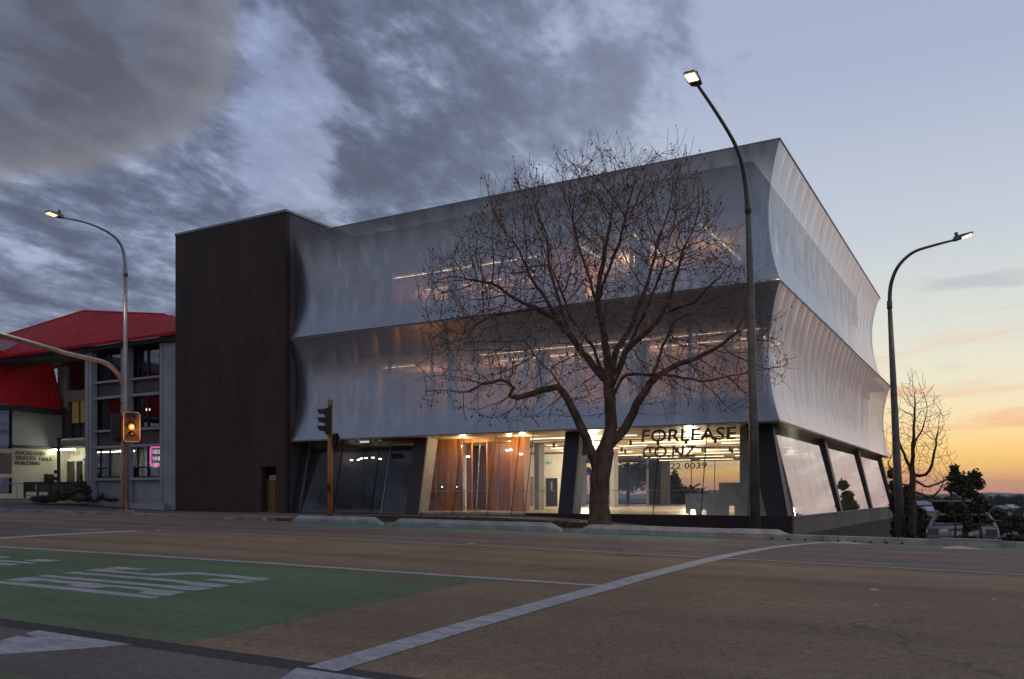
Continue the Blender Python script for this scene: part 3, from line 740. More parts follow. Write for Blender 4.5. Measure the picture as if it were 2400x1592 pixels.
# upper window walls: spandrels, mullions, panes
WY, WX_ = 29.9, -7.5
sp = mat('grey_spandrel', (0.10, 0.098, 0.10), 0.6)
for za, zb in ((2.5, 3.35), (6.05, 7.35), (9.85, 10.5)):
    bx('spandrel', sp, XL, WX_, WY, WY+0.12, za, zb)
    if za > 9: bx('parapet_wall', sp, XL, WX_, WY, WY+0.12, zb+0.01, 11.5)
    if za > 9: bx('parapet_wall', sp, WX_-0.12, WX_, WY+0.12, YU-0.7, zb+0.01, 11.5)
    bx('spandrel', sp, WX_-0.12, WX_, WY+0.12, YU-0.7, za, zb)
    if za < 6.5: bx('spandrel', sp, WX_-0.12, WX_, YU-0.7, YLo-0.7, za, min(zb, 6.8))
pane_m = M['glass']
for za, zb in ((3.35, 6.05), (7.35, 9.85)):
    nx = 9; w_ = (WX_-XL)/nx
    pm = MB().box(0.05, w_-0.05, 0.04, 0.06, 0.03, zb-za-0.03).mesh('pane', pane_m)
    mm = MB().box(-0.05, 0.05, 0, 0.12, 0, zb-za).mesh('mullion', M['colgrey'])
    for i in range(nx):
        inst('pane', pm, office, Matrix.Translation((XL+i*w_, WY, za)))
        inst('mullion', mm, office, Matrix.Translation((XL+i*w_, WY, za)))
    ny = 10; L = (YU-0.7-WY)/ny
    pm = MB().box(-0.06, -0.04, 0.05, L-0.05, 0.03, zb-za-0.03).mesh('pane', pane_m)
    mm = MB().box(-0.12, 0, -0.05, 0.05, 0, zb-za).mesh('mullion', M['colgrey'])
    for i in range(ny + (2 if za < 6 else 0)):
        inst('pane', pm, office, Matrix.Translation((WX_, WY+i*L, za)))
        inst('mullion', mm, office, Matrix.Translation((WX_, WY+i*L, za)))
bx('interior_wall', M['black'], XL-0.02, XL+0.3, 29.3, 29.88, 2.5, 11.3)  # black block added to keep upstairs light off the tower side
# upstairs rooms: warm back walls, ceilings and rows of tubes
bx('interior_wall', M['inner'], XL, -7.6, 37.0, 37.12, 3.0, 6.1)
bx('interior_wall', M['inner'], XL, -12.0, 38.5, 38.62, 6.95, 10.2)
bx('interior_wall', M['inner'], -16.1, -16.0, 30.5, 38.5, 6.95, 10.2)
bx('interior_wall', M['inner'], XL, -7.6, YU-0.9, YU-0.75, 6.95, 10.2)
bx('interior_wall', M['inner'], XL, -7.6, YLo-0.9, YLo-0.75, 3.0, 6.1)
bx('ceiling', M['inner'], XL, -7.65, 30.05, YU-0.9, 9.9, 9.96)
bx('ceiling', M['inner'], XL, -7.65, 30.05, YLo-0.9, 6.04, 6.1)
for k_ in range(5):
    x = XL+2.0+k_*4.4
    bx('interior_column', M['greywall'], x, x+0.45, 31.6, 32.05, 3.0, 6.05)
    bx('interior_column', M['greywall'], x, x+0.45, 31.6, 32.05, 6.95, 9.9)
def tubes(za, y, xs, L, m=None, ax='x', th=0.028, hh=0.03):
    me = MB().box(0, L if ax == 'x' else th*2, 0, th*2 if ax == 'x' else L, -hh, 0.0).mesh('ceiling_light', m or M['led_up'])
    for x in xs: inst('ceiling_light', me, office, Matrix.Translation((x, y, za)))
for y in (31.4, 34.0): tubes(9.86, y, [-24.2+i*2.0 for i in range(4)], 1.9)
for x in (-14.6, -12.2, -9.6): tubes(9.86, 30.6, [x], 5.5, ax='y')
for x in (-11.0, -9.0): tubes(9.86, 40.0, [x], 10, ax='y')
for y in (31.4, 33.2, 35.0): tubes(6.0, y, [-19.5+i*2.4 for i in range(5)], 2.3)
tubes(6.0, 32.4, [-25.5], 2.0)
tubes(9.86, 36.6, [-26.5, -23.6, -20.5, -17.8], 2.3)

# ---- dark tower
tz = 12.76; txl = fx(411, 28.42); 
mbt = MB()
dx0, dx1, dzt = fx(612, 28.42), fx(647, 28.42), fz(630, 1094, 28.42)
tw = D.objects.new('stair_tower', None); C.objects.link(tw); tw.parent = office
bx('tower_wall', M['tower'], txl, dx0, 28.42, 28.7, -1.2, tz-0.12, tw)
bx('tower_wall', M['tower'], dx1, -27.85, 28.42, 28.7, -1.2, tz-0.12, tw)
bx('tower_wall', M['tower'], dx0, dx1, 28.42, 28.7, dzt, tz-0.12, tw)
bx('tower_wall', M['tower_side'], -28.1, -27.85, 28.7, 45, -1.2, tz-0.12, tw)
bx('tower_wall', M['tower'], txl, txl+0.25, 28.7, 45, -1.2, tz-0.12, tw)
bx('tower_wall', M['tower'], txl, -27.85, 44.8, 45, -1.2, tz-0.12, tw)
bx('roof', M['dark'], txl+0.2, -28.0, 28.6, 45, tz-0.5, tz-0.3, tw)
bx('capping', M['trim'], txl-0.03, -27.82, 28.39, 28.7, tz-0.12, tz-0.02, tw)
bx('capping', M['trim'], -28.1, -27.8, 28.7, 45, tz-0.12, tz-0.02, tw)
bx('door_reveal', M['black'], dx0, dx1, 29.0, 29.1, -0.9, dzt, tw)
ddx0, ddx1 = fx(624, 28.95), fx(646, 28.95)
bx('door', mat('ochre_door', (0.28, 0.16, 0.055), 0.6), ddx0, ddx1, 28.93, 28.97, -0.83, fz(635, 1122, 28.95), tw)
bx('door_sign', mat('pale_door_sign', (0.42, 0.46, 0.55), 0.6), fx(631, 28.9), fx(646, 28.9), 28.90, 28.93, fz(638, 1126, 28.9), fz(638, 1114, 28.9), tw)
bx('door_step', M['kerb'], fx(606, 28.3), fx(650, 28.3), 28.2, 28.42, -0.9, -0.80, tw)

# ---- leaning columns under the screen
def lean(name, m, b, t, z0, z1, par=office):
    (x0, x1, y0, y1), (X0, X1, Y0, Y1) = b, t
    return MB().hexa([(x0,y0,z0),(x1,y0,z0),(x1,y1,z0),(x0,y1,z0),(X0,Y0,z1),(X1,Y0,z1),(X1,Y1,z1),(X0,Y1,z1)]).build(name, m, par)
ST = 2.36
for xa, xb, gb in ((XL-0.1, -27.45, -0.83), (-21.5, -20.85, -0.84), (-14.45, -13.87, -0.95)):
    c = lean('column', M['dark'], (xa, xb, 28.70, 29.45), (xa, xb, 29.42, 30.2), gb-0.2, ST)
    lean('column_side', M['colgrey'], (xb+0.003, xb+0.012, 28.74, 29.43), (xb+0.003, xb+0.012, 29.46, 30.18), gb-0.1, ST-0.01, c)
# slanted grey panels standing in for sky reflected in the unlit end's panes
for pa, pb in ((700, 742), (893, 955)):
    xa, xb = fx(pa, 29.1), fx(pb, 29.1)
    lean('fin', mat('pale_sky_reflection', (0.17, 0.175, 0.195), 0.7, var=.05), (xa, xb, 29.0, 29.05), (xa, xb, 29.76, 29.81), -0.84, ST-0.28)
lean('column', M['dark'], (-6.58, -5.93, 28.70, 29.7), (-7.62, -6.75, 29.45, 30.5), -1.5, ST)
for y in (38.6, 48.4, 58.1):
    lean('column', M['dark'], (-6.4, -5.93, y-0.25, y+0.25), (-7.15, -6.62, y-0.25, y+0.25), FL-0.02, ST)
# plinths and the side wall
mb = MB()
xs_ = [-15.8, -13, -10, -7.4, -5.95]
bx('plinth', M['plinth'], -15.8, -5.96, 28.76, 29.0, -2.3, FL-0.01)
bx('plinth', M['black'], XL, -15.8, 28.74, 28.95, -1.2, -0.80)
ox = -5.955
oy0, oy1 = on_x(2055, 1225, ox).y, on_x(2077, 1225, ox).y
oz = on_x(2066, 1225, ox).z
bx('side_wall', M['sidewall'], ox-0.3, ox, 29.0, oy0, -4.5, FL-0.06)
bx('side_wall', M['sidewall'], ox-0.3, ox, oy0, oy1, oz, FL-0.06)
bx('side_wall', M['sidewall'], ox-0.3, ox, oy1, 58.4, -5.5, FL-0.06)
bx('car_park_entry', M['black'], ox-0.9, ox-0.8, oy0-0.5, oy1+0.5, -4.5, oz+0.2)
bx('sill', M['trim'], ox-0.25, ox+0.03, 28.8, 58.4, FL-0.06, FL-0.02)
for pa, pb, ya, yb in ((2017, 2025, 1243, 1253), (2032, 2036, 1241, 1253)):
    a_, b_ = on_x(pa, ya, ox), on_x(pb, yb, ox)
    v = bx('vent', M['black'], ox-0.05, ox+0.006, a_.y, b_.y, b_.z, a_.z)
    for k_ in range(4):
        zz_ = b_.z+(a_.z-b_.z)*(k_+0.5)/4
        bx('louvre', M['white'], ox+0.006, ox+0.03, a_.y+.05, b_.y-.05, zz_-0.03, zz_+0.03, v)
a_, b_ = on_x(2082, 1193, ox), on_x(2085.5, 1210, ox)
bx('vent', M['black'], ox-0.05, ox+0.008, a_.y, b_.y, b_.z, a_.z)
bx('end_pier', M['colgrey'], ox-0.4, ox+0.25, 58.4, 59.6, -5.5, FL+0.05)
# soffit boards
n = 9; w_ = (TX-0.02-XL)/n
for i in range(n): bx('soffit_board', M['soffit'], XL+i*w_, XL+(i+1)*w_-0.012, TY+0.02, 30.6, ST+0.001, ST+0.04)
n = 13; L = (YLo-0.1-30.6)/n
for i in range(n): bx('soffit_board', M['soffit'], TX-1.9, TX-0.02, 30.612+i*L, 30.6+(i+1)*L, ST+0.001, ST+0.04)
# leaning glass
def pane_front(xa, xb, m, zb=FL, name='glass_pane'):
    lean(name, m, (xa, xb, 28.86, 28.875), (xa, xb, 29.60, 29.615), zb, ST)
def bar_front(x, zb=FL, m=None, w=0.025):
    lean('glass_joint', m or M['black'], (x-w/2, x+w/2, 28.83, 28.855), (x-w/2, x+w/2, 29.57, 29.595), zb, ST)
for xs_, m_, zb in (([-27.4, -25.5, -23.4, -21.5], 'glass_dark', -0.80), ([-20.8, -19.2, -17.6, -16.5, fx(1229, 28.85), -14.45], 'glass', -0.80), ([-13.87, fx(1530, 28.85), fx(1643, 28.85), -7.4, -6.58], 'glass', FL)):
    for i in range(len(xs_)-1):
        pane_front(xs_[i]+0.006, xs_[i+1]-0.006, M[m_], zb)
        if i: bar_front(xs_[i], zb)
bar_front(fx(889, 28.85)+0.1, -0.8, M['galv'], 0.03)
ys_ = [29.7, 38.35, 38.85, 48.15, 48.65, 57.85]
for a_, b_ in ((29.72, 38.35), (38.85, 48.15), (48.65, 57.85)):
    n = 5; L = (b_-a_)/n
    for i in range(n):
        mb = MB(); y0, y1 = a_+i*L+0.006, a_+(i+1)*L-0.006
        mb.hexa([(-6.03,y0,FL-.02),(-6.015,y0,FL-.02),(-6.015,y1,FL-.02),(-6.03,y1,FL-.02),(-6.77,y0,ST),(-6.755,y0,ST),(-6.755,y1,ST),(-6.77,y1,ST)])
        mb.build('glass_pane', M['glass_side'], office)
# the row of small white dots across the glass
mb = MB(); zd = fz(1400, 1150, 28.95)
yy = 28.845 + 0.74*(zd-FL)/(ST-FL)
x = -20.7
while x < -8.9:
    if not (-14.5 < x < -13.8): mb.box(x, x+0.035, yy, yy+0.003, zd-0.018, zd+0.018)
    x += 0.075
tag(mb.build('glass_dots', mat('frosted_dot', (0.5, 0.48, 0.44), 0.7), office), kind='stuff')

# ---- lettering on the glass
lt = mat('vinyl_lettering', (0.24, 0.17, 0.11), 0.6, var=0)
def glass_text(body, px0, py_base, px1, py_top):
    a_, b_ = on_y(px0, py_base, 29.2), on_y(px1, py_base, 29.2)
    ztop = fz(px0, py_top, 29.2); h = ztop-a_.z
    yat = lambda z: 28.84 + 0.74*(z-FL)/(ST-FL)
    tilt = math.atan2(0.74, ST-FL)
    M0 = Matrix.Translation((a_.x, yat(a_.z), a_.z)) @ Matrix.Rotation(R(90)-tilt, 4, 'X')
    size = h/0.70
    o = text('lettering', body, lt, size, M0, office, extrude=0.003, bold=size*0.012)
    wid = max(v.co.x for v in o.data.vertices) - min(v.co.x for v in o.data.vertices)
    o.data.transform(Matrix.Diagonal(((b_.x-a_.x)/wid, 1, 1, 1)))
glass_text('FORLEASE', 1494, 1036, 1716, 1006)
glass_text('.CO.NZ', 1492, 1073, 1626, 1046)
glass_text('PH 09', 1492, 1099, 1549, 1086)
glass_text('22 0039', 1569, 1099, 1655, 1085)

# ---- ground-floor interior
bx('floor', M['floor'], XL, -6.1, 28.98, 60.0, FL-0.2, FL-0.005)
nb = 22
for i in range(nb):
    y0 = 30.62+i*(29.3/nb)
    bx('ceiling_board', M['ceil'], -21.3, -8.22, y0, y0+29.3/nb-0.02, ST+0.004, ST+0.03)
bx('interior_wall', M['white'], XL, fx(1330, 45), 45, 45.15, FL, ST)                       # white wall with the black door
d0, d1 = fx(1281, 44.98), fx(1306.5, 44.98)
dr = bx('door', M['black'], d0, d1, 44.93, 44.99, FL, fz(1295, 1121, 44.98))
bx('door_glass', M['colgrey'], d0+0.3, d1-0.3, 44.92, 44.93, 0.2, 0.75, dr)
es = bx('exit_sign', glow('exit_sign_green', (0.06, 0.55, 0.25), 0.7), fx(1284, 44.9), fx(1293.5, 44.9), 44.85, 44.9, fz(1288, 1088.5, 44.9), fz(1288, 1083.5, 44.9))
bx('pictogram', M['white'], fx(1287.5, 44.8), fx(1290.5, 44.8), 44.83, 44.85, fz(1288, 1088, 44.8), fz(1288, 1084.5, 44.8), es)
bx('interior_wall', M['colgrey'], fx(1228, 44.5), fx(1250, 44.5), 44.5, 44.6, FL+0.0, fz(1240, 1118, 44.5))
# back wall: black framed windows, white pier, big opening
YB = 59.9
zwt, zwb = fz(1450, 1083.5, YB), fz(1450, 1181, YB)
def bpx(name, m, pa, pb, ya, yb, d=0.12, off=0.0, par=office):
    return bx(name, m, fx(pa, YB), fx(pb, YB), YB+off, YB+off+d, fz((pa+pb)/2, yb, YB), fz((pa+pb)/2, ya, YB), par)
bpx('interior_wall', M['white'], 1200, 1366, 1075, 1200)
bpx('interior_wall', M['white'], 1366, 1523, 1181, 1200)
bpx('interior_wall', M['white'], 1523, 1760, 1184, 1200)
fr = bpx('window_frame', M['black'], 1366, 1523, 1081, 1084.5, 0.1, -0.02)
for pa, pb in ((1366, 1371), (1391, 1397), (1436, 1440), (1468, 1475), (1518, 1522)): bpx('stile', M['black'], pa, pb, 1084.5, 1181, 0.1, -0.02, fr)
bpx('rail', M['black'], 1366, 1523, 1178, 1181, 0.1, -0.04, fr)
bpx('pane', M['glass'], 1397, 1468, 1084.5, 1178, 0.01, 0.02, fr)
bpx('pane', M['glass'], 1475, 1518, 1084.5, 1178, 0.01, 0.02, fr)
bpx('pier', M['white'], 1520.5, 1527.5, 1075, 1186, 0.4, -0.5)
bpx('column', M['black'], 1530, 1555, 1075, 1184, 0.5, -0.8)
bpx('column', M['colgrey'], 1555, 1574, 1075, 1184, 0.3, -0.6)
bpx('pane', M['glass'], 1574, 1758, 1081, 1184, 0.01, 0.02)
for pa in (1619, 1674): bpx('glass_joint', M['black'], pa, pa+1.6, 1081, 1184, 0.03, 0.03)
bx('interior_wall', mat('grey_end_wall', (0.30, 0.28, 0.26), 0.8), fx(1758, YB), -6.85, YB, YB+.12, FL, ST)
def icol(pa, pb, pyb, m):
    Y = -FL*F/(pyb-HY); a_, b_ = P(pa, pyb, Y), P(pb, pyb, Y)
    x0, x1 = sorted((a_.x, b_.x)); y0 = min(a_.y, b_.y)
    bx('interior_column', m, x0, x1, y0, y0+0.55, FL, ST)
icol(1252, 1266, 1194.5, M['colgrey']); icol(1429, 1442, 1189.5, M['colgrey']); 
# rows of tubes across the ceiling
for r_ in range(9):
    y = 32.0 + [0, 2.3, 4.6, 6.9, 9.4, 12.4, 16, 20, 24.6][r_]
    xs_ = [-20.6+i*2.9 + (0.7 if r_ % 2 else 0) for i in range(5)]
    tubes(ST-0.02, y, [v for v in xs_ if v < -10.0], 2.2, M['led'], th=0.026, hh=0.008)
# spotlight tracks
sp_me = MB().lathe([(0.06, 0), (0.06, 0.2), (0.02, 0.22)], 8).mesh('spotlight', M['black'])
for (x0, y0, x1, y1, n) in ((-19.8, 33.2, -9.2, 33.2, 9), (-19.5, 35.0, -8.8, 44.0, 10), (-17, 40.0, -9.2, 40.2, 6)):
    a_ = Vector((x0, y0, ST-0.1)); b_ = Vector((x1, y1, ST-0.1))
    tr_ = MB().tube([a_, b_], 0.03, 4).build('light_track', M['black'], office)
    for i in range(n): inst('spotlight', sp_me, tr_, Matrix.Translation(a_.lerp(b_, (i+0.5)/n)+Vector((0, 0, -0.25))))
# stepped partition with three cut-outs just inside the glass
YP = 30.1
def qx(cx): return fx(1220+cx*.2792, YP)
def qz(cx, cy): return fz(1220+cx*.2792, 960+cy*.2792, YP)
zb = FL; o_ = []
def rectcut(ca, cb, ct): 
    za = qz((ca+cb)/2, ct); return [(qx(ca), YP, zb), (qx(ca), YP, za), (qx(cb), YP, za), (qx(cb), YP, zb)]
pts = [(qx(1385), YP, zb)] + rectcut(1422, 1470, 840)
ax0, ax1 = qx(1515), qx(1560); za = qz(1537, 838); rr = (ax1-ax0)/2
pts += [(ax0, YP, zb), (ax0, YP, za-rr)] + [(ax0+rr-rr*math.cos(a), YP, za-rr+rr*math.sin(a)) for a in (0.5, 1.05, 1.57, 2.1, 2.65)] + [(ax1, YP, za-rr), (ax1, YP, zb)]
pts += rectcut(1745, 1795, 808)
pts += [(qx(1930), YP, zb), (qx(1930), YP, ST), (qx(1840), YP, ST), (qx(1840), YP, qz(1840, 612)), (qx(1665), YP, qz(1665, 615)), (qx(1665), YP, qz(1665, 703)), (qx(1385), YP, qz(1385, 707))]
MB().prism(pts, (0, 0.1, 0)).build('partition', mat('grey_partition', (0.64, 0.55, 0.43), 0.8, var=0.1), office)
lean('blind', mat('pale_blind', (0.6, 0.57, 0.52), 0.7), (fx(1778, 29.1), fx(1818, 29.1), 29.1, 29.12), (fx(1774, 29.6), fx(1789, 29.6), 29.62, 29.64), FL, fz(1780, 1077, 29.5))
# timber lining round the entrance, board by board
def boards(pa, pb, y, m, wpx, z1=ST, z0=FL, yj=0.02):
    p = pa
    while p < pb-0.5:
        q_ = min(pb, p+wpx*random.uniform(0.8, 1.25))
        if pb-q_ < wpx*0.4: q_ = pb
        dy = random.uniform(0, yj)
        bx('timber_board', m, fx(p, y)+0.004, fx(q_, y)-0.004, y+dy, y+dy+0.03, z0, z1)
        p = q_
zt = fz(1120, 1036, 30.8)
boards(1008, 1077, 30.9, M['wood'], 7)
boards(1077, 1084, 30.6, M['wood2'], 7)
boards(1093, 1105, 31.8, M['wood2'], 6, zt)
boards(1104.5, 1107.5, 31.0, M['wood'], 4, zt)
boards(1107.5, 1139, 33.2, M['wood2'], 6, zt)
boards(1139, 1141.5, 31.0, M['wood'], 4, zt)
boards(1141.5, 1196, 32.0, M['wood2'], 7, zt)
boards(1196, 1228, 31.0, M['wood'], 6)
bx('bulkhead', M['wood'], fx(1008, 31.0), fx(1196, 31.0), 31.05, 31.2, zt, ST)
# side of the timber core along the hall and the dark tenancy beyond the column
xw = fx(1228, 31.0)
for i in range(1): bx('timber_board', M['wood'], xw-0.04, xw, 31.04+i*0.5, 31.53+i*0.5, FL, ST)
bx('interior_wall', M['black'], XL, fx(1008, 30.9), 33.6, 33.7, -0.9, ST)
bx('interior_wall', M['black'], fx(1008, 30.9)-0.1, fx(1008, 30.9), 30.7, 33.6, -0.9, ST)
bx('floor', M['black'], XL, -21.2, 29.1, 33.6, -0.86, -0.80)
bx('interior_wall', M['white'], XL, XL+0.1, 33.7, 59.9, FL, ST)
hm = M['galv']
for px in (1116, 1165):
    a_ = on_y(px, 1202, 29.3); MB().tube([(a_.x, 29.3, FL+0.02), (a_.x, 29.55, 2.05)], 0.022, 6).build('door_handle', hm, office)
dl = MB().lathe([(0.07, 0.0), (0.07, 0.05)], 10).mesh('downlight_and_glint', glow('downlight_and_glint', (1.0, 0.9, 0.7), 9))
for px, py, y in ((1097, 1072, 31.0), (1189, 1057, 30.9), (1196.5, 1056, 30.7), (1221, 1066, 30.4), (824, 1080, 32.6), (840, 1079, 32.4), (858, 1075, 33.1), (874, 1074, 32.8), (891, 1077, 32.5), (847, 1076, 33.2)):  # the six in the dark room stand in for reflections of spots
    inst('downlight_and_glint', dl, office, Matrix.Translation(on_y(px, py, y)))
for px in (1037, 1071):
    q_ = on_y(px, 1142, 30.85); q2 = on_y(px, 1150, 30.85)
    b_ = bx('card_reader', M['black'], q_.x-0.05, q_.x+0.05, 30.83, 30.86, q2.z-0.06, q_.z+0.08)
    bx('indicator', glow('reader_green', (0.4, 1.0, 0.7), 3), q_.x-0.03, q_.x+0.03, 30.82, 30.83, q_.z-0.02, q_.z+0.04, b_)
    bx('indicator', M['white'], q_.x-0.03, q_.x+0.03, 30.82, 30.83, q2.z-0.04, q2.z+0.02, b_)
# floodlight bracketed under the lip
fl = thing('floodlight', 'small white floodlight bracketed under the screen lip beside the black signal head', 'floodlight')
q_ = on_y(860, 1036, 28.45)
MB().hexa([(q_.x-.28,28.3,q_.z-.06),(q_.x+.28,28.3,q_.z-.06),(q_.x+.28,28.5,q_.z-.12),(q_.x-.28,28.5,q_.z-.12),(q_.x-.28,28.3,q_.z+.05),(q_.x+.28,28.3,q_.z+.05),(q_.x+.28,28.55,q_.z+.04),(q_.x-.28,28.55,q_.z+.04)]).build('housing', M['trim'], fl)
MB().box(q_.x-.24, q_.x+.24, 28.28, 28.298, q_.z-.045, q_.z+.03).build('lens', mat('floodlight_lens', (0.8,0.8,0.85), 0.3, emit=(1, 1, 1), estr=0.35), fl)
MB().tube([(q_.x+.2, 28.5, q_.z), (q_.x+.25, 28.6, q_.z+.15), (q_.x+.25, 28.75, Z0)], 0.02, 5).build('bracket', M['trim'], fl)

for x, y, z in ((-19.6, 30.2, 2.1), (-18.0, 31.4, 2.1), (-16.8, 30.3, 2.1)):
    pl = D.lights.new('lobby_downlight', 'POINT'); pl.energy = 62; pl.color = (1, .72, .42); pl.shadow_soft_size = .08
    po_ = D.objects.new('lobby_light', pl); C.objects.link(po_); po_.location = (x, y, z)

for i in range(5): room_fill(-24+i*3.9, 34.2, 5.2, 80, (1, .62, .36)); room_fill(-24.5+i*2.9, 35.2, 9.1, 80, (1, .62, .36))
for x, y in ((-9, 40), (-9, 50)): room_fill(x, y, 5.5, 20); room_fill(x, y, 9.3, 20)
room_fill(-13.6, 34, 9.3, 120, (1, .85, .55)); room_fill(-10, 33.5, 9.3, 60)
for x, y in ((-18, 40), (-12, 37), (-15, 46), (-11, 53), (-20, 43)): room_fill(x, y, 1.35, 330, (1, .84, .60))
# ------------------------------------------------------------------ the trades hall at the left
hall = thing('hall_building', 'older grey concrete hall with bright red steel roofs left of the dark tower', 'building')
YF = 29.3
def hx(name, m, pa, pb, ya, yb, d=0.2, y=YF, par=hall, zt=None, zb=None):
    """front element of the hall between photo columns pa..pb; heights read at column 375"""
    x0, x1 = fx(pa, y), fx(pb, y)
    za = fz(375, ya, YF) if zt is None else zt; zb_ = fz(375, yb, YF) if zb is None else zb
    return bx(name, m, x0, x1, y, y+d, zb_, za, par)
zE = 8.0
hx('wall', M['greywall'], 389, 413, 0, 0, 0.4, 29.0, zt=zE, zb=-1.0)
bx('wall', M['dark'], fx(380, 29.6), fx(420, 29.6), 29.6, 29.8, 7.5, 7.95)
for pa, pb in ((200, 214), (283, 299), (374, 389)):
    m_ = (pa+pb)/2
    hx('pilaster', M['greywall'], pa, m_-1, 0, 0, 0.35, 29.0, zt=zE, zb=-0.9)
    hx('pilaster', M['greywall'], m_+1, pb, 0, 0, 0.35, 29.0, zt=zE, zb=-0.9)
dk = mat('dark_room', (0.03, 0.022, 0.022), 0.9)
for bi, (pa, pb) in enumerate(((214, 283), (299, 374))):
    for ya, yb in ((881, 886), (919, 925), (1001, 1006), (1040, 1046), (1119, 1125)):
        hx('sill_band', M['greywall'], pa, pb, ya, yb, 0.3, 29.15)
    hx('spandrel', M['spandrel'], pa, pb, 886, 919, 0.1, 29.4)
    hx('spandrel', M['spandrel'], pa, pb, 1006, 1040, 0.1, 29.4)
    hx('wall', M['greywall'], pa, pb, 1125, 1150, 0.2, 29.4, zb=-1.0)
    for ci, (ya, yb) in enumerate(((790, 881), (925, 1001), (1046, 1119))):
        zt_, zb_ = (7.9 if ci == 0 else fz(375, ya, YF)), fz(375, yb, YF)
        wdw = hx('window', M['winglass'], pa+1, pb-1, 0, 0, 0.02, 29.5, zt=zt_, zb=zb_)
        x0, x1 = fx(pa, 29.45), fx(pb, 29.45)
        for fr_ in (0.33, 0.64):
            if not (bi == 0 and ci == 1): bx('glazing_bar', M['black'], x0+(x1-x0)*fr_-0.05, x0+(x1-x0)*fr_+0.05, 29.44, 29.49, zb_, zt_, wdw)
        bx('glazing_bar', M['black'], x0+0.02, x0+0.12, 29.44, 29.49, zb_, zt_, wdw)
        bx('glazing_bar', M['black'], x0, x0+(x1-x0)*0.64, 29.43, 29.48, zb_+(zt_-zb_)*0.34-0.04, zb_+(zt_-zb_)*0.34+0.04, wdw)
        bx('glazing_bar', M['black'], x0, x1, 29.43, 29.48, zb_, zb_+0.07, wdw)
        x0, x1 = fx(pa, 29.5), fx(pb, 29.5)
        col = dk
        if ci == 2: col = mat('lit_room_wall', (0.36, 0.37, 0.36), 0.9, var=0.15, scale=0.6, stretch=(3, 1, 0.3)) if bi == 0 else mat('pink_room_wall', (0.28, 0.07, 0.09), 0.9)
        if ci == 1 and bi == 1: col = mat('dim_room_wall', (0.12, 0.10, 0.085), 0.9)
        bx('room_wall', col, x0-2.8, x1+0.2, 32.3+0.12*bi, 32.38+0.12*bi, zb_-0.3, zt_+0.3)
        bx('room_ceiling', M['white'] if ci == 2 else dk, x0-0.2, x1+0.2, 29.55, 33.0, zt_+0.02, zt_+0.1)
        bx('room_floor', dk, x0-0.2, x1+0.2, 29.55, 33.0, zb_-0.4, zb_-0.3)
    # glowing strips in the ground floor windows
z_ = fz(250, 1058, 30.5)
MB().box(fx(222, 31.5), fx(283, 30.2), 31.0, 31.08, z_-0.02, z_+0.03).build('strip_light', M['tube'], hall)
a_ = on_y(345, 960, 31.5); MB().box(a_.x-.12, a_.x+.12, 31.5, 31.6, a_.z-.06, a_.z+.06).build('wall_lamp', glow('small_lamp', (1, 0.85, 0.45), 7), hall)
a_ = on_y(342, 942, 32); MB().box(a_.x-.7, a_.x+.5, 32, 32.1, a_.z-.05, a_.z+.05).build('strip_light', glow('dim_tube', (1, 0.9, 0.55), 1.0), hall)
# white poster card standing in the window
a_, b_ = on_y(221, 1122, 29.9), on_y(237, 1108, 29.9)
po = bx('poster', M['white'], a_.x, b_.x, 29.9, 29.92, a_.z, b_.z)
MB().tube([(a_.x+.30+.11*math.cos(k*.7), 29.88, a_.z+.26+.13*math.sin(k*.7)) for k in range(10)], 0.02, 4).build('emblem', mat('brown_emblem', (0.2, 0.1, 0.07)), po)
# pink neon in the right-hand window
pink = glow('pink_neon', (1.0, 0.12, 0.42), 4.5); wht = glow('white_sign_letters', (1.0, 0.85, 0.95), 2.2)
x0, x1 = fx(352, 29.75), fx(379, 29.75)
zt_, zb_ = fz(365, 1048, 29.75), fz(365, 1091, 29.75)
sg = thing('neon_sign', 'pink neon-edged sign with white letters glowing in the ground-floor window', 'sign')
bx('board', mat('magenta_board', (0.30, 0.03, 0.10), 0.6), x0, x1, 29.8, 29.84, zb_, zt_, sg)
MB().tube([(x1, 29.77, zt_), (x0+.08, 29.77, zt_), (x0, 29.77, zt_-.08), (x0, 29.77, zb_+.08), (x0+.08, 29.77, zb_), (x1, 29.77, zb_)], 0.035, 6).build('neon_tube', pink, sg)
RX = Matrix.Rotation(R(90), 4, 'X')
for i, tx_ in enumerate(('HELE', 'WHIT', 'MP')):
    o = text('lettering', tx_, wht, 0.30, Matrix.Translation((x0+0.14+(0.1 if i == 2 else 0), 29.78, zt_-0.34-i*0.36)) @ RX, sg, 0.003, 0.95, bold=0.008)
o = text('lettering', 'MEMBER OF PARL', wht, 0.09, Matrix.Translation((x0+0.14, 29.78, zb_+0.08)) @ RX, sg, 0.002, 0.8)
bx('poster', mat('red_poster', (0.34, 0.02, 0.03), 0.7), fx(348, 29.7), fx(376, 29.7), 29.68, 29.70, fz(365, 1118, 29.7), fz(365, 1096, 29.7))
bx('poster', mat('dull_poster', (0.2, 0.08, 0.09), 0.7), fx(306, 29.7), fx(322, 29.7), 29.68, 29.70, fz(315, 1117, 29.7), fz(315, 1098, 29.7))
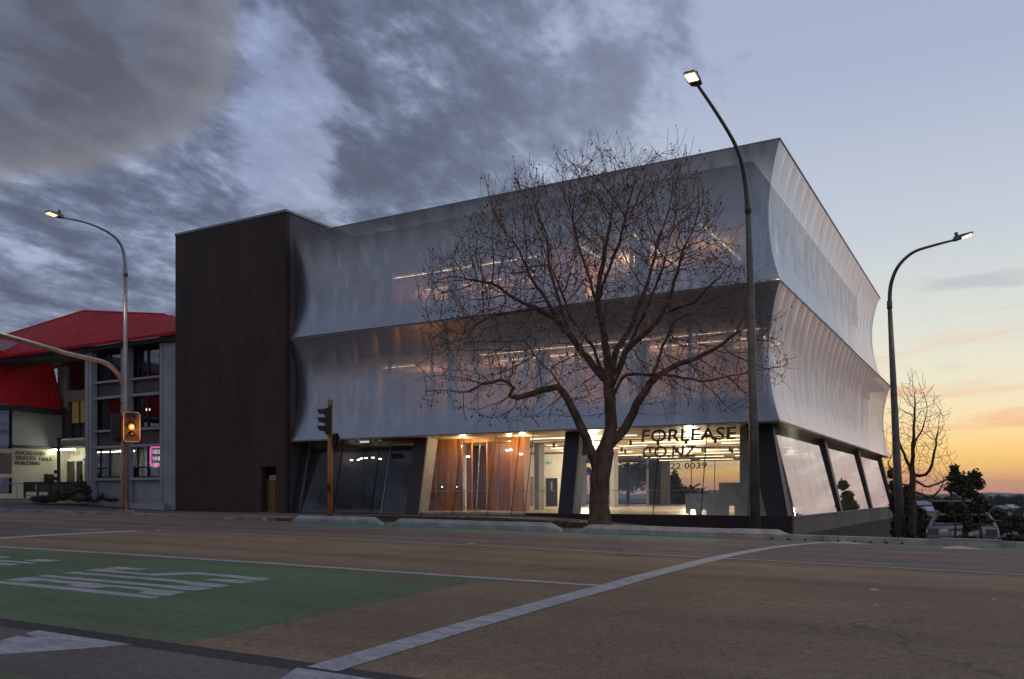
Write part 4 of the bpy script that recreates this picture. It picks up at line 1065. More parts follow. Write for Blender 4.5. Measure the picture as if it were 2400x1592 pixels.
# recessed entrance bay
YE = 33.0
def ex(name, m, pa, pb, ya, yb, d=0.15, off=0.0, par=hall):
    return bx(name, m, fx(pa, YE+off), fx(pb, YE+off), YE+off, YE+off+d, fz(172, yb, YE+off), fz(172, ya, YE+off), par)
ex('window', M['winglass'], 146, 200, 818, 918, 0.04)
ex('room_wall', dk, 140, 214, 800, 918, 0.1, 1.0)
ex('sill_band', M['greywall'], 144, 203, 916, 941, 0.25, -0.1)
ex('sill_band', M['greywall'], 140, 206, 1027, 1042, 0.25, -0.1)
lw_ = ex('window', M['winglass'], 146, 200, 941, 1027, 0.03)
for pa in (145.5, 165, 185): ex('glazing_bar', M['black'], pa, pa+1.8, 941, 1027, 0.06, -0.07, lw_)
ex('room_wall', glow('yellow_room_glow', s2l(170, 146, 82), 0.8), 140, 214, 935, 992, 0.1, 1.2)  # wall glows by itself in place of the room's lamplight
ex('room_wall', mat('dark_furniture', (0.05, 0.035, 0.03)), 140, 214, 992, 1034, 0.1, 1.1)
for pa, pb, ya in ((150, 158, 1002), (172, 181, 998), (188, 196, 1006)): ex('chair', mat('straw_chair', (0.28, 0.2, 0.09)), pa, pb, ya, 1026, 0.06, 0.7)
ex('soffit', M['black'], 20, 206, 1042, 1051, 0.1, -0.35)
en = ex('wall', M['cream'], 138, 206, 1049, 1180, 0.1, 0.5)
dfm = mat('pale_door_frame', (0.5, 0.46, 0.38), 0.6)
dor = ex('door', M['winglass'], 155, 196, 1082, 1170, 0.03, 0.3)
for pa, pb, ya, yb in ((151, 155, 1076, 1172), (175, 178, 1082, 1172), (194, 198, 1076, 1172), (151, 198, 1076, 1081)): ex('frame', dfm, pa, pb, ya, yb, 0.08, 0.2, dor)
ex('inner_door', mat('orange_timber_door', (0.32, 0.13, 0.05)), 178, 189, 1092, 1140, 0.04, 0.42)
ex('notice', M['white'], 180, 184, 1105, 1109, 0.01, 0.40); ex('notice', M['white'], 157, 172, 1114, 1132, 0.01, 0.40)
o = text('street_number', '147-151', mat('faint_number', (0.30, 0.26, 0.19)), 0.34, Matrix.Translation((fx(165, 33.48), 33.48, fz(172, 1067, 33.48))) @ RX, hall, 0.004, 0.9)
zs_ = fz(140, 1054.5, 31.5)
tb = thing('strip_light', 'long glowing fluorescent tube under the canopy beside the dark post', 'light')
MB().box(fx(101, 32.3), fx(174, 32.3), 32.3, 32.36, fz(140, 1056, 32.3), fz(140, 1053, 32.3)).build('tube', M['tube'], tb)
MB().box(fx(101, 32.3)-.1, fx(174, 32.3)+.1, 32.28, 32.4, fz(140, 1052.8, 32.3), fz(140, 1050.6, 32.3)).build('batten', M['white'], tb)
# lit wing wall, running away from the street
XW = -51.4
ye0, ye1 = 20.0, 33.6
bx('wall', M['cream'], XW-0.3, XW, on_x(28, 1100, XW).y, ye1, -0.6, 2.82)
bx('wall', M['greywall'], XW-0.3, XW+0.03, on_x(28, 1100, XW).y, ye1, 2.95, 5.4)
bx('canopy', M['black'], XW-0.3, XW+0.25, on_x(26, 1100, XW).y, ye1, 2.78, 2.95)
yl1 = on_x(28, 1100, XW).y
bx('wall', M['cream'], XW-0.3, XW+0.01, ye0, yl1, -0.6, fz(14, 1159-fz(0,0,1)*0, 1) if False else 0.05)
bx('window', M['winglass'], XW-0.05, XW, ye0, yl1, 0.05, 1.0)
bx('sill_band', M['cream'], XW-0.3, XW+0.05, ye0, yl1, 1.0, 1.2)
bx('spandrel', M['spandrel'], XW-0.3, XW, ye0, yl1, 1.2, 2.45)
bx('sill_band', M['greywall'], XW-0.3, XW+0.05, ye0, yl1, 2.45, 2.72)
bx('window', M['winglass'], XW-0.05, XW, ye0, yl1, 2.72, 5.4)
bx('room_wall', dk, XW-1.5, XW-1.4, ye0, yl1, -0.5, 5.4)
# letters on the lit wall
wl_ = mat('bronze_wall_letters', (0.11, 0.085, 0.05), 0.5, var=0)
def wall_text(body, p0, yb0, p1, yt0):
    a_, b_ = on_x(p0, yb0, XW), on_x(p1, yb0, XW)
    h = on_x(p0, yt0, XW).z-a_.z
    Mx = Matrix.Translation((XW+0.04, a_.y, a_.z)) @ Matrix.Rotation(R(90), 4, 'Z') @ Matrix.Rotation(R(90), 4, 'X')
    o = text('lettering', body, wl_, h/0.70, Mx, hall, 0.02, bold=h*0.02)
    wd = max(v.co.x for v in o.data.vertices)
    o.data.transform(Matrix.Diagonal(((b_.y-a_.y)/wd, 1, 1, 1)))
wall_text('AUCKLAND', 34, 1065, 104.5, 1056.5)
wall_text('TRADES  HALL', 34, 1077, 122, 1068)
wall_text('BUILDING', 34, 1088, 93, 1080)
bb_ = on_x(108, 1130, XW+0.2); b2 = on_x(126, 1112, XW+0.2)
mbx = thing('meter_box', 'small black cabinet fixed to the lit cream wall above the bench', 'cabinet')
MB().box(XW, XW+0.25, bb_.y, b2.y, bb_.z, b2.z).build('case', M['black'], mbx)
MB().box(XW+0.25, XW+0.27, bb_.y+.04, b2.y-.04, bb_.z+.05, b2.z-.05).build('door', M['dark'], mbx)
# red roofs: real corrugations
def corrugated(name, e0, e1, r1, r0, pitch, amp, par=hall, drop=None):
    e0, e1, r1, r0 = map(Vector, (e0, e1, r1, r0)); n = max(2, int((e1-e0).length/pitch)*2)
    nrm = (e1-e0).cross(r0-e0).normalized()
    if nrm.z < 0: nrm = -nrm
    mb = MB(); vs = []
    for i in range(n+1):
        f = i/n; o_ = nrm*(amp if i % 2 else 0)
        vs += [e0.lerp(e1, f)+o_, r0.lerp(r1, f)+o_]
    mb.add(vs, [(2*i, 2*i+2, 2*i+3, 2*i+1) for i in range(n)])
    return mb.build(name, M['red'], par)
E = lambda px: Vector((fx(px, 28.7), 28.7, zE))
R1 = on_y(385, 738, 33.0); R2 = on_y(196, 730, 33.0); R3 = on_y(-120, 828, 33.0)
corrugated('roof', E(196), E(384), R1, R2, 0.3, 0.06)
corrugated('roof', E(-60), E(196), R2, R3, 0.3, 0.06)
E4 = Vector((fx(424, 28.75), 28.75, zE-0.02)); corrugated('roof', E(384), E4, on_y(424, 744, 33.4), R1, 0.3, 0.06)
bx('fascia', M['red'], fx(-60, 28.7), fx(424, 28.7), 28.62, 28.72, zE-0.12, zE+0.03)
bx('eave', dk, fx(-60, 28.8), fx(384, 28.8), 28.75, 30.5, zE-0.35, zE-0.12)
bx('eave', dk, fx(384, 28.8), fx(424, 28.8), 28.75, 30.5, zE-0.4, zE-0.121)
MB().tube([R3, R2, R1], 0.09, 6).build('ridge_cap', M['red'], hall)
# mansard over the wing
za0, zb0 = 8.55, 5.25
yend = on_x(143, 1100, XW+0.6).y
corrugated('mansard', (XW+0.75, 18.0, zb0), (XW+0.75, yend, zb0), (XW-0.35, yend-0.1, za0), (XW-0.35, 18.0, za0), 0.3, 0.055)
bx('mansard_gutter', M['black'], XW+0.0, XW+0.85, 18, yend+0.1, zb0-0.28, zb0-0.02)
MB().prism([(XW+0.74, yend, zb0), (XW-0.36, yend-0.1, za0), (XW-3, yend-0.1, za0), (XW-3, yend, zb0)], (0, 0.08, 0)).build('mansard_end', M['dark'], hall)
bx('parapet', M['greywall'], XW-3.5, XW-0.5, 18, 34.5, 8.3, 9.2)
bx('wall', M['greywall'], XW-0.2, XW+0.6, YE-0.15, YE+0.2, 5.4, 8.0)
bx('wall', M['greywall'], fx(199, 29.2), fx(205, 29.2), 29.2, 33.2, 2.4, 7.9)
# planter wall and ramp kerb by the footpath
pw = thing('planter_wall', 'low white concrete planter wall at the foot of the hall bay', 'wall')
MB().box(fx(204, 28.6), fx(385, 28.6), 28.55, 28.75, -1.0, fz(300, 1179, 28.6)).build('wall', M['greywall'], pw)
# bench, handrail and dark post in the forecourt
YB_ = 29.6
bch = thing('park_bench', 'dark slatted timber bench on the forecourt in front of the lit wall', 'bench')
Yb = 46.0
def bp(px, py, dY=0.0): return P(px, py, Yb+dY)
ben = M['black']
u_ = (bp(198, 1130)-bp(56, 1130)).normalized(); v_ = Vector((0, 0, 1)); n_ = u_.cross(v_).normalized()
O = bp(56, 1167); Wd = (bp(198, 1130)-bp(56, 1130)).length
MT = Matrix((( *u_, 0), (*n_, 0), (0, 0, 1, 0), (0, 0, 0, 1))).transposed(); MT.translation = O
zz0 = lambda py: (1167-py)/F*Yb
for fr_ in (0.0, 0.215, 0.43, 0.645, 0.86, 0.985):
    MB().box(fr_*Wd, fr_*Wd+0.09, -0.05, 0.05, -0.05, zz0(1131), MT).build('post', ben, bch)
MB().box(0, Wd, -0.04, 0.04, zz0(1136), zz0(1130), MT).build('top_rail', ben, bch)
MB().box(0, Wd, -0.04, 0.04, zz0(1153), zz0(1149), MT).build('rail', ben, bch)
MB().box(0, Wd, -0.3, 0.1, zz0(1152), zz0(1150), MT).build('seat', ben, bch)
MB().box(0, Wd, -0.04, 0.04, zz0(1163), zz0(1161.5), MT).build('rail', ben, bch)
sme = MB().box(0, 0.055, -0.02, 0.02, zz0(1150), zz0(1135), MT.to_3x3().to_4x4()).mesh('slat', ben)
for i in range(40):
    fr_ = (i+0.5)/40
    if 0.03 < fr_ < 0.19: 
        continue
    inst('slat', sme, bch, Matrix.Translation(O+u_*fr_*Wd))
MB().box(0.03*Wd, 0.19*Wd, -0.02, 0.02, zz0(1149), zz0(1136), MT).build('back_panel', ben, bch)
hr = thing('handrail', 'thin metal handrail running past the left end of the dark bench', 'railing')
MB().tube([bp(-40, 1132, 1), bp(28, 1133, 1), bp(58, 1134, 1)], 0.03, 5).build('rail', M['galv'], hr)
for px in (-10, 40): MB().tube([bp(px, 1134, 1), bp(px, 1169, 1)], 0.025, 5).build('post', M['galv'], hr)
dp = thing('dark_post', 'dark pole with two small boxes standing behind the bench', 'post')
a_ = bp(137.5, 1165, -1.0); MB().tube([a_, bp(137.5, 1045, -1.0), bp(138, 1034, -1.0)], [0.09, 0.08, 0.08], 8).build('pole', M['dark'], dp)
MB().lathe([(0.09, 0), (0.11, 0.1), (0.11, 0.22), (0.0, 0.26)], 8, Matrix.Translation(bp(138, 1036, -1.0))).build('cap', M['dark'], dp)
for py in (1106, 1122):
    c_ = bp(132.5, py, -1.0); MB().box(c_.x-.09, c_.x+.09, c_.y-.08, c_.y+.08, c_.z-.09, c_.z+.09).build('switch_box', M['black'], dp)

# ------------------------------------------------------------------ plants
def leaf_cluster(mb, c, rx, ry, rz, n, s, hollow=0.35, up=0.0):
    for i in range(n):
        while True:
            d = Vector((random.gauss(0, 1), random.gauss(0, 1), random.gauss(0, 1)))
            if d.length > 0.1: break
        d.normalize(); r_ = hollow*0.5 + (1-hollow*0.5)*random.random()**0.62*random.uniform(0.8, 1.22)
        p = Vector(c)+Vector((d.x*rx, d.y*ry, d.z*rz))*r_
        a = Vector((random.gauss(0, 1), random.gauss(0, 1), random.gauss(0, 0.6)+up)).normalized(); b = a.orthogonal().normalized()
        b = (b*math.cos(r_*40)+a.cross(b)*math.sin(r_*40)).normalized()
        q = s*random.uniform(0.6, 1.3)
        mb.add([p-a*q, p+b*q*0.42, p+a*q, p-b*q*0.42], [(0, 1, 2, 3)])
def bush(name, label, lumps, n, s, m, cat='bush', group=None, stems=True):
    t = thing(name, label, cat, group)
    mb = MB(); tot = sum(r[0]*r[2] for _, r in lumps)
    for c, r_ in lumps: leaf_cluster(mb, c, r_[0], r_[1], r_[2], int(n*r_[0]*r_[2]/tot), s)
    o = mb.build('foliage', m, t, fix=False)
    st_ = MB(); c0 = Vector(lumps[0][0])
    for c, r_ in lumps:
        b = Vector((c[0]*.7+c0.x*.3, c[1], min(l[0][2]-l[1][2] for l in lumps)))
        st_.tube([b, Vector(c).lerp(b, 0.4)+Vector((.03, 0, 0)), Vector(c)], [0.03, 0.022, 0.01], 5)
    if stems: st_.build('stem', M['twig'], t)
    return t
def L(px, py, Y, rpx, rpy): 
    c = P(px, py, Y); r_ = rpx/F*Y; return ((c.x, c.y, c.z), (r_, r_*0.8, rpy/F*Y))
bush('shrub', 'low spreading shrub bed in front of the dark bench', [L(150, 1160, 44, 40, 13), L(185, 1150, 44.5, 28, 16), L(105, 1170, 43.5, 36, 8), L(190, 1168, 43.5, 26, 9)], 3600, 0.10, M['leaf2'])
bush('shrub', 'rounded dark shrub against the end of the bench beside the pale drainpipe', [L(190, 1142, 45.2, 17, 17), L(196, 1160, 45, 16, 14)], 1500, 0.09, M['leaf'])
bush('shrub', 'thin low ground plants in the planter bed under the hall window', [L(262, 1172, 43.6, 20, 4), L(222, 1174, 43.6, 12, 3)], 400, 0.08, M['leaf2'])
ag = thing('agave_plant', 'spiky agave rosette in the planter bed under the lit hall window', 'plant')
c0 = P(238, 1173, 43.4)
blade = MB()
for i in range(14):
    a = i*2.4; el = random.uniform(0.35, 1.2); d = Vector((math.cos(a)*math.cos(el), math.sin(a)*math.cos(el), math.sin(el))); s_ = d.cross(Vector((0, 0, 1))).normalized()
    l = random.uniform(0.35, 0.55)
    mb = MB().add([c0-s_*.05, c0+s_*.05, c0+d*l*.5+s_*.06-Vector((0,0,.02)), c0+d*l, c0+d*l*.5-s_*.06-Vector((0,0,.02)), c0+d*l*.5+Vector((0,0,-.05))], [(0,1,5),(1,2,5),(2,3,5),(3,4,5),(4,0,5)])
    mm_ = MB(); mm_.add([c0-s_*.05, c0+s_*.05, c0+d*l*.5+s_*.06-Vector((0,0,.02)), c0+d*l, c0+d*l*.5-s_*.06-Vector((0,0,.02)), c0+d*l*.5+Vector((0,0,-.05))], [(0,1,5),(1,2,5),(2,3,5),(3,4,5),(4,0,5)])
    mm_.build('leaf', M['leaf'], ag, fix=False)

# ------------------------------------------------------------------ bare trees
def grow(seedpts, attract, step=0.22, infl=2.2, kill=0.34, iters=90, tropism=lambda p: Vector((0, 0, 0)), maxn=7000):
    """space colonisation from a hand-laid skeleton; returns nodes, parents"""
    pos = [np.array(p, float) for p, _ in seedpts]; par = [q for _, q in seedpts]
    att = np.array(attract, float)
    near = np.full(len(att), 1e9); who = np.full(len(att), -1)
    def upd(i0):
        nonlocal near, who
        new = np.array(pos[i0:])
        for c in range(0, len(new), 400):
            blk = new[c:c+400]
            d = np.linalg.norm(att[:, None, :]-blk[None], axis=2); j = d.argmin(1); dm = d[np.arange(len(att)), j]
            m_ = dm < near; near[m_] = dm[m_]; who[m_] = i0+c+j[m_]
    upd(0)
    for it in range(iters):
        keep = near > kill
        att, near, who = att[keep], near[keep], who[keep]
        if len(att) == 0 or len(pos) > maxn: break
        dirs = {}
        sel = near < infl
        for a_, wi in zip(att[sel], who[sel]):
            d = a_-pos[wi]; dirs.setdefault(int(wi), []).append(d/(np.linalg.norm(d)+1e-9))
        if not dirs: break
        i0 = len(pos)
        for wi, ds in dirs.items():
            d = np.mean(ds, 0); n_ = np.linalg.norm(d)
            if n_ < 0.15: continue
            d = d/n_ + np.array(tropism(pos[wi])) + rng.normal(0, 0.07, 3); d /= np.linalg.norm(d)
            pos.append(pos[wi]+d*step); par.append(wi)
        if len(pos) == i0: break
        upd(i0)
    return pos, par
def tree_mesh(pos, par, given, tip=0.006, expo=2.35, smooth_=1):
    n = len(pos); ch = [[] for _ in range(n)]
    for i, p in enumerate(par):
        if p >= 0: ch[p].append(i)
    rad = [0.0]*n
    for i in range(n-1, -1, -1):
        s_ = sum(rad[c]**expo for c in ch[i]) if ch[i] else tip**expo
        rad[i] = s_**(1/expo)
    for i in range(n):
        if given.get(i): rad[i] = max(given[i], rad[i]*0.4)
    for i in range(n):
        if par[i] >= 0: rad[i] = min(rad[i], rad[par[i]])
    chains = []; stack = [(0, None)]
    while stack:
        i, st_ = stack.pop(); c = [i] if st_ is None else [st_, i]
        while ch[i]:
            k = sorted(ch[i], key=lambda q: -rad[q])
            for o_ in k[1:]: stack.append((o_, i))
            i = k[0]; c.append(i)
        chains.append(c)
    thick, thin = MB(), MB()
    for c in chains:
        r0 = rad[c[1]] if len(c) > 1 and c[0] != 0 else rad[c[0]]
        pts = [Vector(pos[q]) for q in c]
        rs = [min(rad[q], r0) if j == 0 else rad[q] for j, q in enumerate(c)]
        # split where it gets thin
        k = next((j for j, r_ in enumerate(rs) if r_ < 0.028), len(rs))
        if k >= 2: thick.tube(pts[:k+1], rs[:k+1], 10 if rs[0] > 0.1 else 7, cap=False)
        if k < len(rs)-0: 
            s0 = max(0, k-1) if k >= 2 else 0
            if len(pts)-s0 >= 2: thin.tube(pts[s0:], rs[s0:], 4, cap=False)
    return thick, thin, rad, ch
def px3(v, Y): return tuple(P(v[0]*1.0152, v[1]*1.0152, Y))   # from the 2364-px view
YT = 23.3
seed, given = [], {}
def limb(pts, start, r0, r1):
    """pts in view pixels with a depth offset; subdivided; returns indices"""
    idx = [start]; P3 = [Vector(px3(p, YT+p[2])) for p in pts]
    if start >= 0: P3 = [Vector(seed[start][0])]+P3
    cum = [0]
    for a, b in zip(P3, P3[1:]): cum.append(cum[-1]+(b-a).length)
    Lg = cum[-1]; n = max(2, int(Lg/0.22)); out = []
    for i in range(1 if start >= 0 else 0, n+1):
        s_ = Lg*i/n; k = max(0, min(len(P3)-2, next((j for j in range(len(cum)-1) if cum[j+1] >= s_-1e-6), len(P3)-2)))
        f = (s_-cum[k])/max(1e-6, cum[k+1]-cum[k]); p = P3[k].lerp(P3[k+1], f)
        if 0 < i < n: p += Vector((random.gauss(0, .012), random.gauss(0, .012), random.gauss(0, .012)))
        seed.append((tuple(p), (out[-1] if out else start))); out.append(len(seed)-1)
        given[out[-1]] = r0+(r1-r0)*(s_/Lg)
    return out
tr = limb([(1385,1222,0),(1384,1190,0),(1383,1150,0),(1387,1095,0),(1396,1045,0)], -1, 0.31, 0.30)
for j, i in enumerate(tr[:4]): given[i] = 0.40-0.035*j
c1 = limb([(1410,985,.1),(1409,930,.1),(1405,885,.1)], tr[-1], 0.205, 0.165)
lf = limb([(1352,1008,-.1),(1330,960,-.2),(1306,912,-.3),(1288,893,-.35)], tr[-4], 0.17, 0.105)
lf2 = limb([(1262,899,-.5),(1222,912,-.6),(1182,921,-.6),(1176,915,-.6)], lf[-1], 0.10, 0.075)
lf3 = limb([(1188,890,-.7),(1165,878,-.8),(1120,884,-1.0),(1080,905,-1.2)], lf2[-1], 0.05, 0.03)
lf4 = limb([(1275,860,-.2),(1240,830,.1),(1215,790,.3)], lf[-3], 0.03, 0.02)
ri = limb([(1445,985,.0),(1474,925,-.3),(1500,885,-.5)], tr[-1], 0.155, 0.115)
ri2 = limb([(1545,850,-.6),(1610,826,-.7),(1660,800,-.9),(1700,768,-1.0)], ri[-1], 0.095, 0.045)
ri3 = limb([(1530,800,.2),(1560,740,.5)], ri[-1], 0.06, 0.035)
rj = limb([(1440,866,-.4),(1530,864,-.9),(1620,880,-1.3),(1720,862,-1.5)], c1[-3], 0.055, 0.025)
l1 = limb([(1370,846,.3),(1330,795,.4),(1288,742,.3),(1240,712,.1)], c1[-1], 0.125, 0.075)
l2 = limb([(1190,690,0),(1140,655,-.2),(1080,645,-.4)], l1[-1], 0.055, 0.03)
l2b = limb([(1190,720,-.5),(1130,730,-.9),(1070,770,-1.3)], l1[-1], 0.05, 0.025)
l3 = limb([(1258,690,.5),(1225,640,.6),(1200,580,.7)], l1[-4], 0.07, 0.03)
l4 = limb([(1285,680,.9),(1268,610,1.2),(1262,540,1.3)], l1[-6], 0.06, 0.03)
u1 = limb([(1402,825,.2),(1392,760,.3),(1379,695,.3),(1384,640,.2),(1396,590,.1),(1408,520,.0)], c1[-1], 0.135, 0.045)
u1b = limb([(1360,640,.6),(1335,570,.9),(1322,500,1.0)], u1[-12], 0.055, 0.03)
u1c = limb([(1402,630,-.5),(1430,560,-.9),(1450,480,-1.0)], u1[-10], 0.05, 0.03)
u2 = limb([(1424,805,.4),(1456,755,.7),(1478,700,.9),(1500,640,1.0),(1520,560,1.1)], c1[-1], 0.115, 0.035)
u3 = limb([(1448,805,-.1),(1512,752,-.3),(1545,695,-.5),(1562,640,-.6),(1580,570,-.7)], c1[-2], 0.115, 0.035)
u4 = limb([(1600,700,-1.0),(1650,650,-1.3)], u3[-9], 0.05, 0.03)
u5 = limb([(1370,800,-.6),(1320,740,-1.2),(1290,660,-1.6)], c1[-2], 0.06, 0.03)
u6 = limb([(1460,780,-.8),(1500,700,-1.5),(1530,620,-1.8)], c1[-2], 0.06, 0.03)
outline = [(x_, y_+max(0, (520-y_)*0.16)) for x_, y_ in [(975,960),(968,860),(985,790),(972,700),(1000,610),(1060,570),(1115,500),(1118,410),(1160,440),(1230,385),(1290,400),(1330,330),(1400,310),(1460,350),(1510,330),(1575,320),(1620,400),(1650,470),(1665,560),(1720,620),(1745,690),(1800,770),(1830,830),(1812,890),(1760,900),(1700,960),(1600,950),(1520,960),(1440,900),(1380,930),(1330,960),(1260,975),(1160,985),(1060,960),(1030,900)]]
def inside(x, y, poly):
    r_ = False; j = len(poly)-1
    for i in range(len(poly)):
        if (poly[i][1] > y) != (poly[j][1] > y) and x < (poly[j][0]-poly[i][0])*(y-poly[i][1])/(poly[j][1]-poly[i][1])+poly[i][0]: r_ = not r_
        j = i
    return r_
att = []
while len(att) < 6600:
    x, y = random.uniform(960, 1840), random.uniform(300, 990)
    if not inside(x, y, outline): continue
    ex_, ey_ = (x-1395)/440, (y-690)/385
    rr_ = min(0.97, math.sqrt(ex_*ex_+ey_*ey_)); dp_ = 3.6*math.sqrt(1-rr_*rr_)
    if y > 900 and random.random() < 0.35: continue
    att.append(px3((x, y), YT+random.uniform(-dp_, dp_)))
CEN = px3((1400, 900), YT)
def trop(p):
    h = p[2]; o = np.array(p)-np.array(CEN); o[2] *= 0.7; o = o/(np.linalg.norm(o)+1e-6)*0.28
    return (o[0], o[1], o[2]+(0.28 if h > 4.5 else 0.12 if h > 2.8 else -0.10))
pos, par_ = grow(seed, att, step=0.15, infl=1.7, kill=0.20, iters=130, tropism=trop, maxn=26000)
given = {k_: v_*0.9 for k_, v_ in given.items()}
# last twigs
n0 = len(pos); chn = [0]*n0
for p in par_:
    if p >= 0: chn[p] += 1
for i in range(len(seed), n0):
    pr_ = par_[i]
    if chn[i] == 0 or random.random() < 0.16:
        d = np.array(pos[i])-np.array(pos[pr_]); d = d/np.linalg.norm(d)
        h = pos[i][2]; upw = 0.5 if h > 4.2 else 0.15 if h > 2.8 else -0.25
        cur = i
        d = d + rng.normal(0, 0.33, 3) + np.array([0, 0, upw])
        for k in range(random.choice((2, 3, 4, 6)) if h > 4.5 else random.choice((1, 2, 3))):
            d = d/np.linalg.norm(d); pos.append(np.array(pos[cur])+d*0.13); par_.append(cur); cur = len(pos)-1; d = d+rng.normal(0, 0.09, 3)+np.array([0, 0, upw*0.25])
thick, thin, rad, ch_ = tree_mesh(pos, par_, given, tip=0.0051, expo=2.3)
print('TREE nodes', len(pos))
bt = thing('bare_tree', 'large bare spreading street tree with seed pods in front of the screened building', 'tree')
thick.build('trunk', M['bark'], bt, smooth=True, fix=False)
tag(thin.build('twigs', M['twig'], bt, smooth=True, fix=False), kind='stuff')
# sawn stub in the fork
sb = Vector(px3((1360, 1040), YT-.05)); MB().tube([sb-Vector((0, 0, .12)), sb+Vector((-0.02, -.02, .1)), sb+Vector((-0.03, -.02, .24))], [0.2, 0.15, 0.12], 9).build('sawn_stub', M['bark'], bt)
pods, lv = MB(), MB()
tips = [i for i in range(len(pos)) if rad[i] < 0.009]
for i in random.sample(tips, min(1500, len(tips))):
    p = Vector(pos[i])+Vector((random.gauss(0, .02), random.gauss(0, .02), 0)); l = random.uniform(0.05, 0.085); w2 = l*0.32
    a = Vector((random.gauss(0, .4), random.gauss(0, .4), -1 if p.z < 4 or random.random() < .5 else 1)).normalized(); b = a.orthogonal().normalized(); c = a.cross(b)
    pods.add([p, p+a*l*.5+b*w2, p+a*l*.5+c*w2, p+a*l*.5-b*w2, p+a*l*.5-c*w2, p+a*l], [(0,1,2),(0,2,3),(0,3,4),(0,4,1),(5,2,1),(5,3,2),(5,4,3),(5,1,4)])
for i in tips:
    vx = (CX + F*( (pos[i][0]*CO+pos[i][1]*SI) / (-pos[i][0]*SI+pos[i][1]*CO) ))/1.0152; Yc = -pos[i][0]*SI+pos[i][1]*CO; vy = (HY-pos[i][2]*F/Yc)/1.0152
    if 1350 < vx < 1640 and 390 < vy < 510 and random.random() < 0.10:
        p = Vector(pos[i]); a = Vector((random.gauss(0,1), random.gauss(0,1), random.gauss(0,.6))).normalized(); b = a.orthogonal().normalized(); q_ = random.uniform(.035, .06)
        lv.add([p-a*q_, p+b*q_*.7, p+a*q_, p-b*q_*.7], [(0,1,2,3)])
tag(pods.build('seed_pods', M['pod'], bt, fix=False), kind='stuff')
tag(lv.build('autumn_leaves', M['autumn'], bt, fix=False), kind='stuff')
# smaller bare tree at the right
seed, given = [], {}; YT = 33.0
T2 = limb([(2108,1235,0),(2108,1190,0),(2106,1130,0),(2107,1095,0)], -1, 0.14, 0.11)
T3 = limb([(2108,1040,0),(2110,980,0),(2112,920,0)], T2[-1], 0.09, 0.025)
limb([(2096,1070,.3),(2080,1030,.6),(2066,985,.8)], T2[-1], 0.07, 0.03)
limb([(2135,1100,-.2),(2150,1080,-.4),(2158,1040,-.5),(2165,1000,-.5)], T2[-1], 0.07, 0.03)
limb([(2140,1125,.3),(2180,1112,.5),(2205,1090,.6)], T2[-2], 0.05, 0.02)
limb([(2125,1140,-.4),(2150,1152,-.6),(2172,1130,-.8),(2180,1105,-.9)], T2[-4], 0.05, 0.02)
limb([(2085,1120,-.4),(2060,1095,-.8),(2050,1070,-.9)], T2[-3], 0.05, 0.02)
limb([(2112,1020,.5),(2130,990,.8),(2140,950,1)], T3[3], 0.05, 0.02)
out2 = [(2040,1150),(2030,1080),(2045,1000),(2060,930),(2075,890),(2090,880),(2107,848),(2125,880),(2150,900),(2175,930),(2190,960),(2185,1000),(2205,1060),(2210,1110),(2185,1140),(2150,1160),(2100,1130)]
att = []
while len(att) < 2200:
    x, y = random.uniform(2025, 2215), random.uniform(845, 1165)
    if not inside(x, y, out2): continue
    rr_ = min(0.97, math.hypot((x-2115)/95, (y-1010)/165)); dp_ = 1.5*math.sqrt(1-rr_*rr_)
    att.append(px3((x, y), YT+random.uniform(-dp_, dp_)))
pos, par_ = grow(seed, att, step=0.16, infl=1.5, kill=0.26, iters=60, tropism=lambda p: (0, 0, 0.25), maxn=4500)
n0 = len(pos)
chn = [0]*n0
for p in par_:
    if p >= 0: chn[p] += 1
for i in range(len(seed), n0):
    if chn[i] == 0:
        d = np.array(pos[i])-np.array(pos[par_[i]]); cur = i
        for k in range(2): d = d/np.linalg.norm(d)+rng.normal(0, .2, 3)+np.array([0, 0, .3]); d /= np.linalg.norm(d); pos.append(np.array(pos[cur])+d*.16); par_.append(cur); cur = len(pos)-1
thick, thin, rad, ch_ = tree_mesh(pos, par_, given, tip=0.006, expo=2.2)
b2t = thing('bare_tree', 'smaller bare tree behind the right-hand lamp post against the sunset', 'tree')
thick.build('trunk', M['bark'], b2t, smooth=True, fix=False)
tag(thin.build('twigs', M['twig'], b2t, smooth=True, fix=False), kind='stuff')
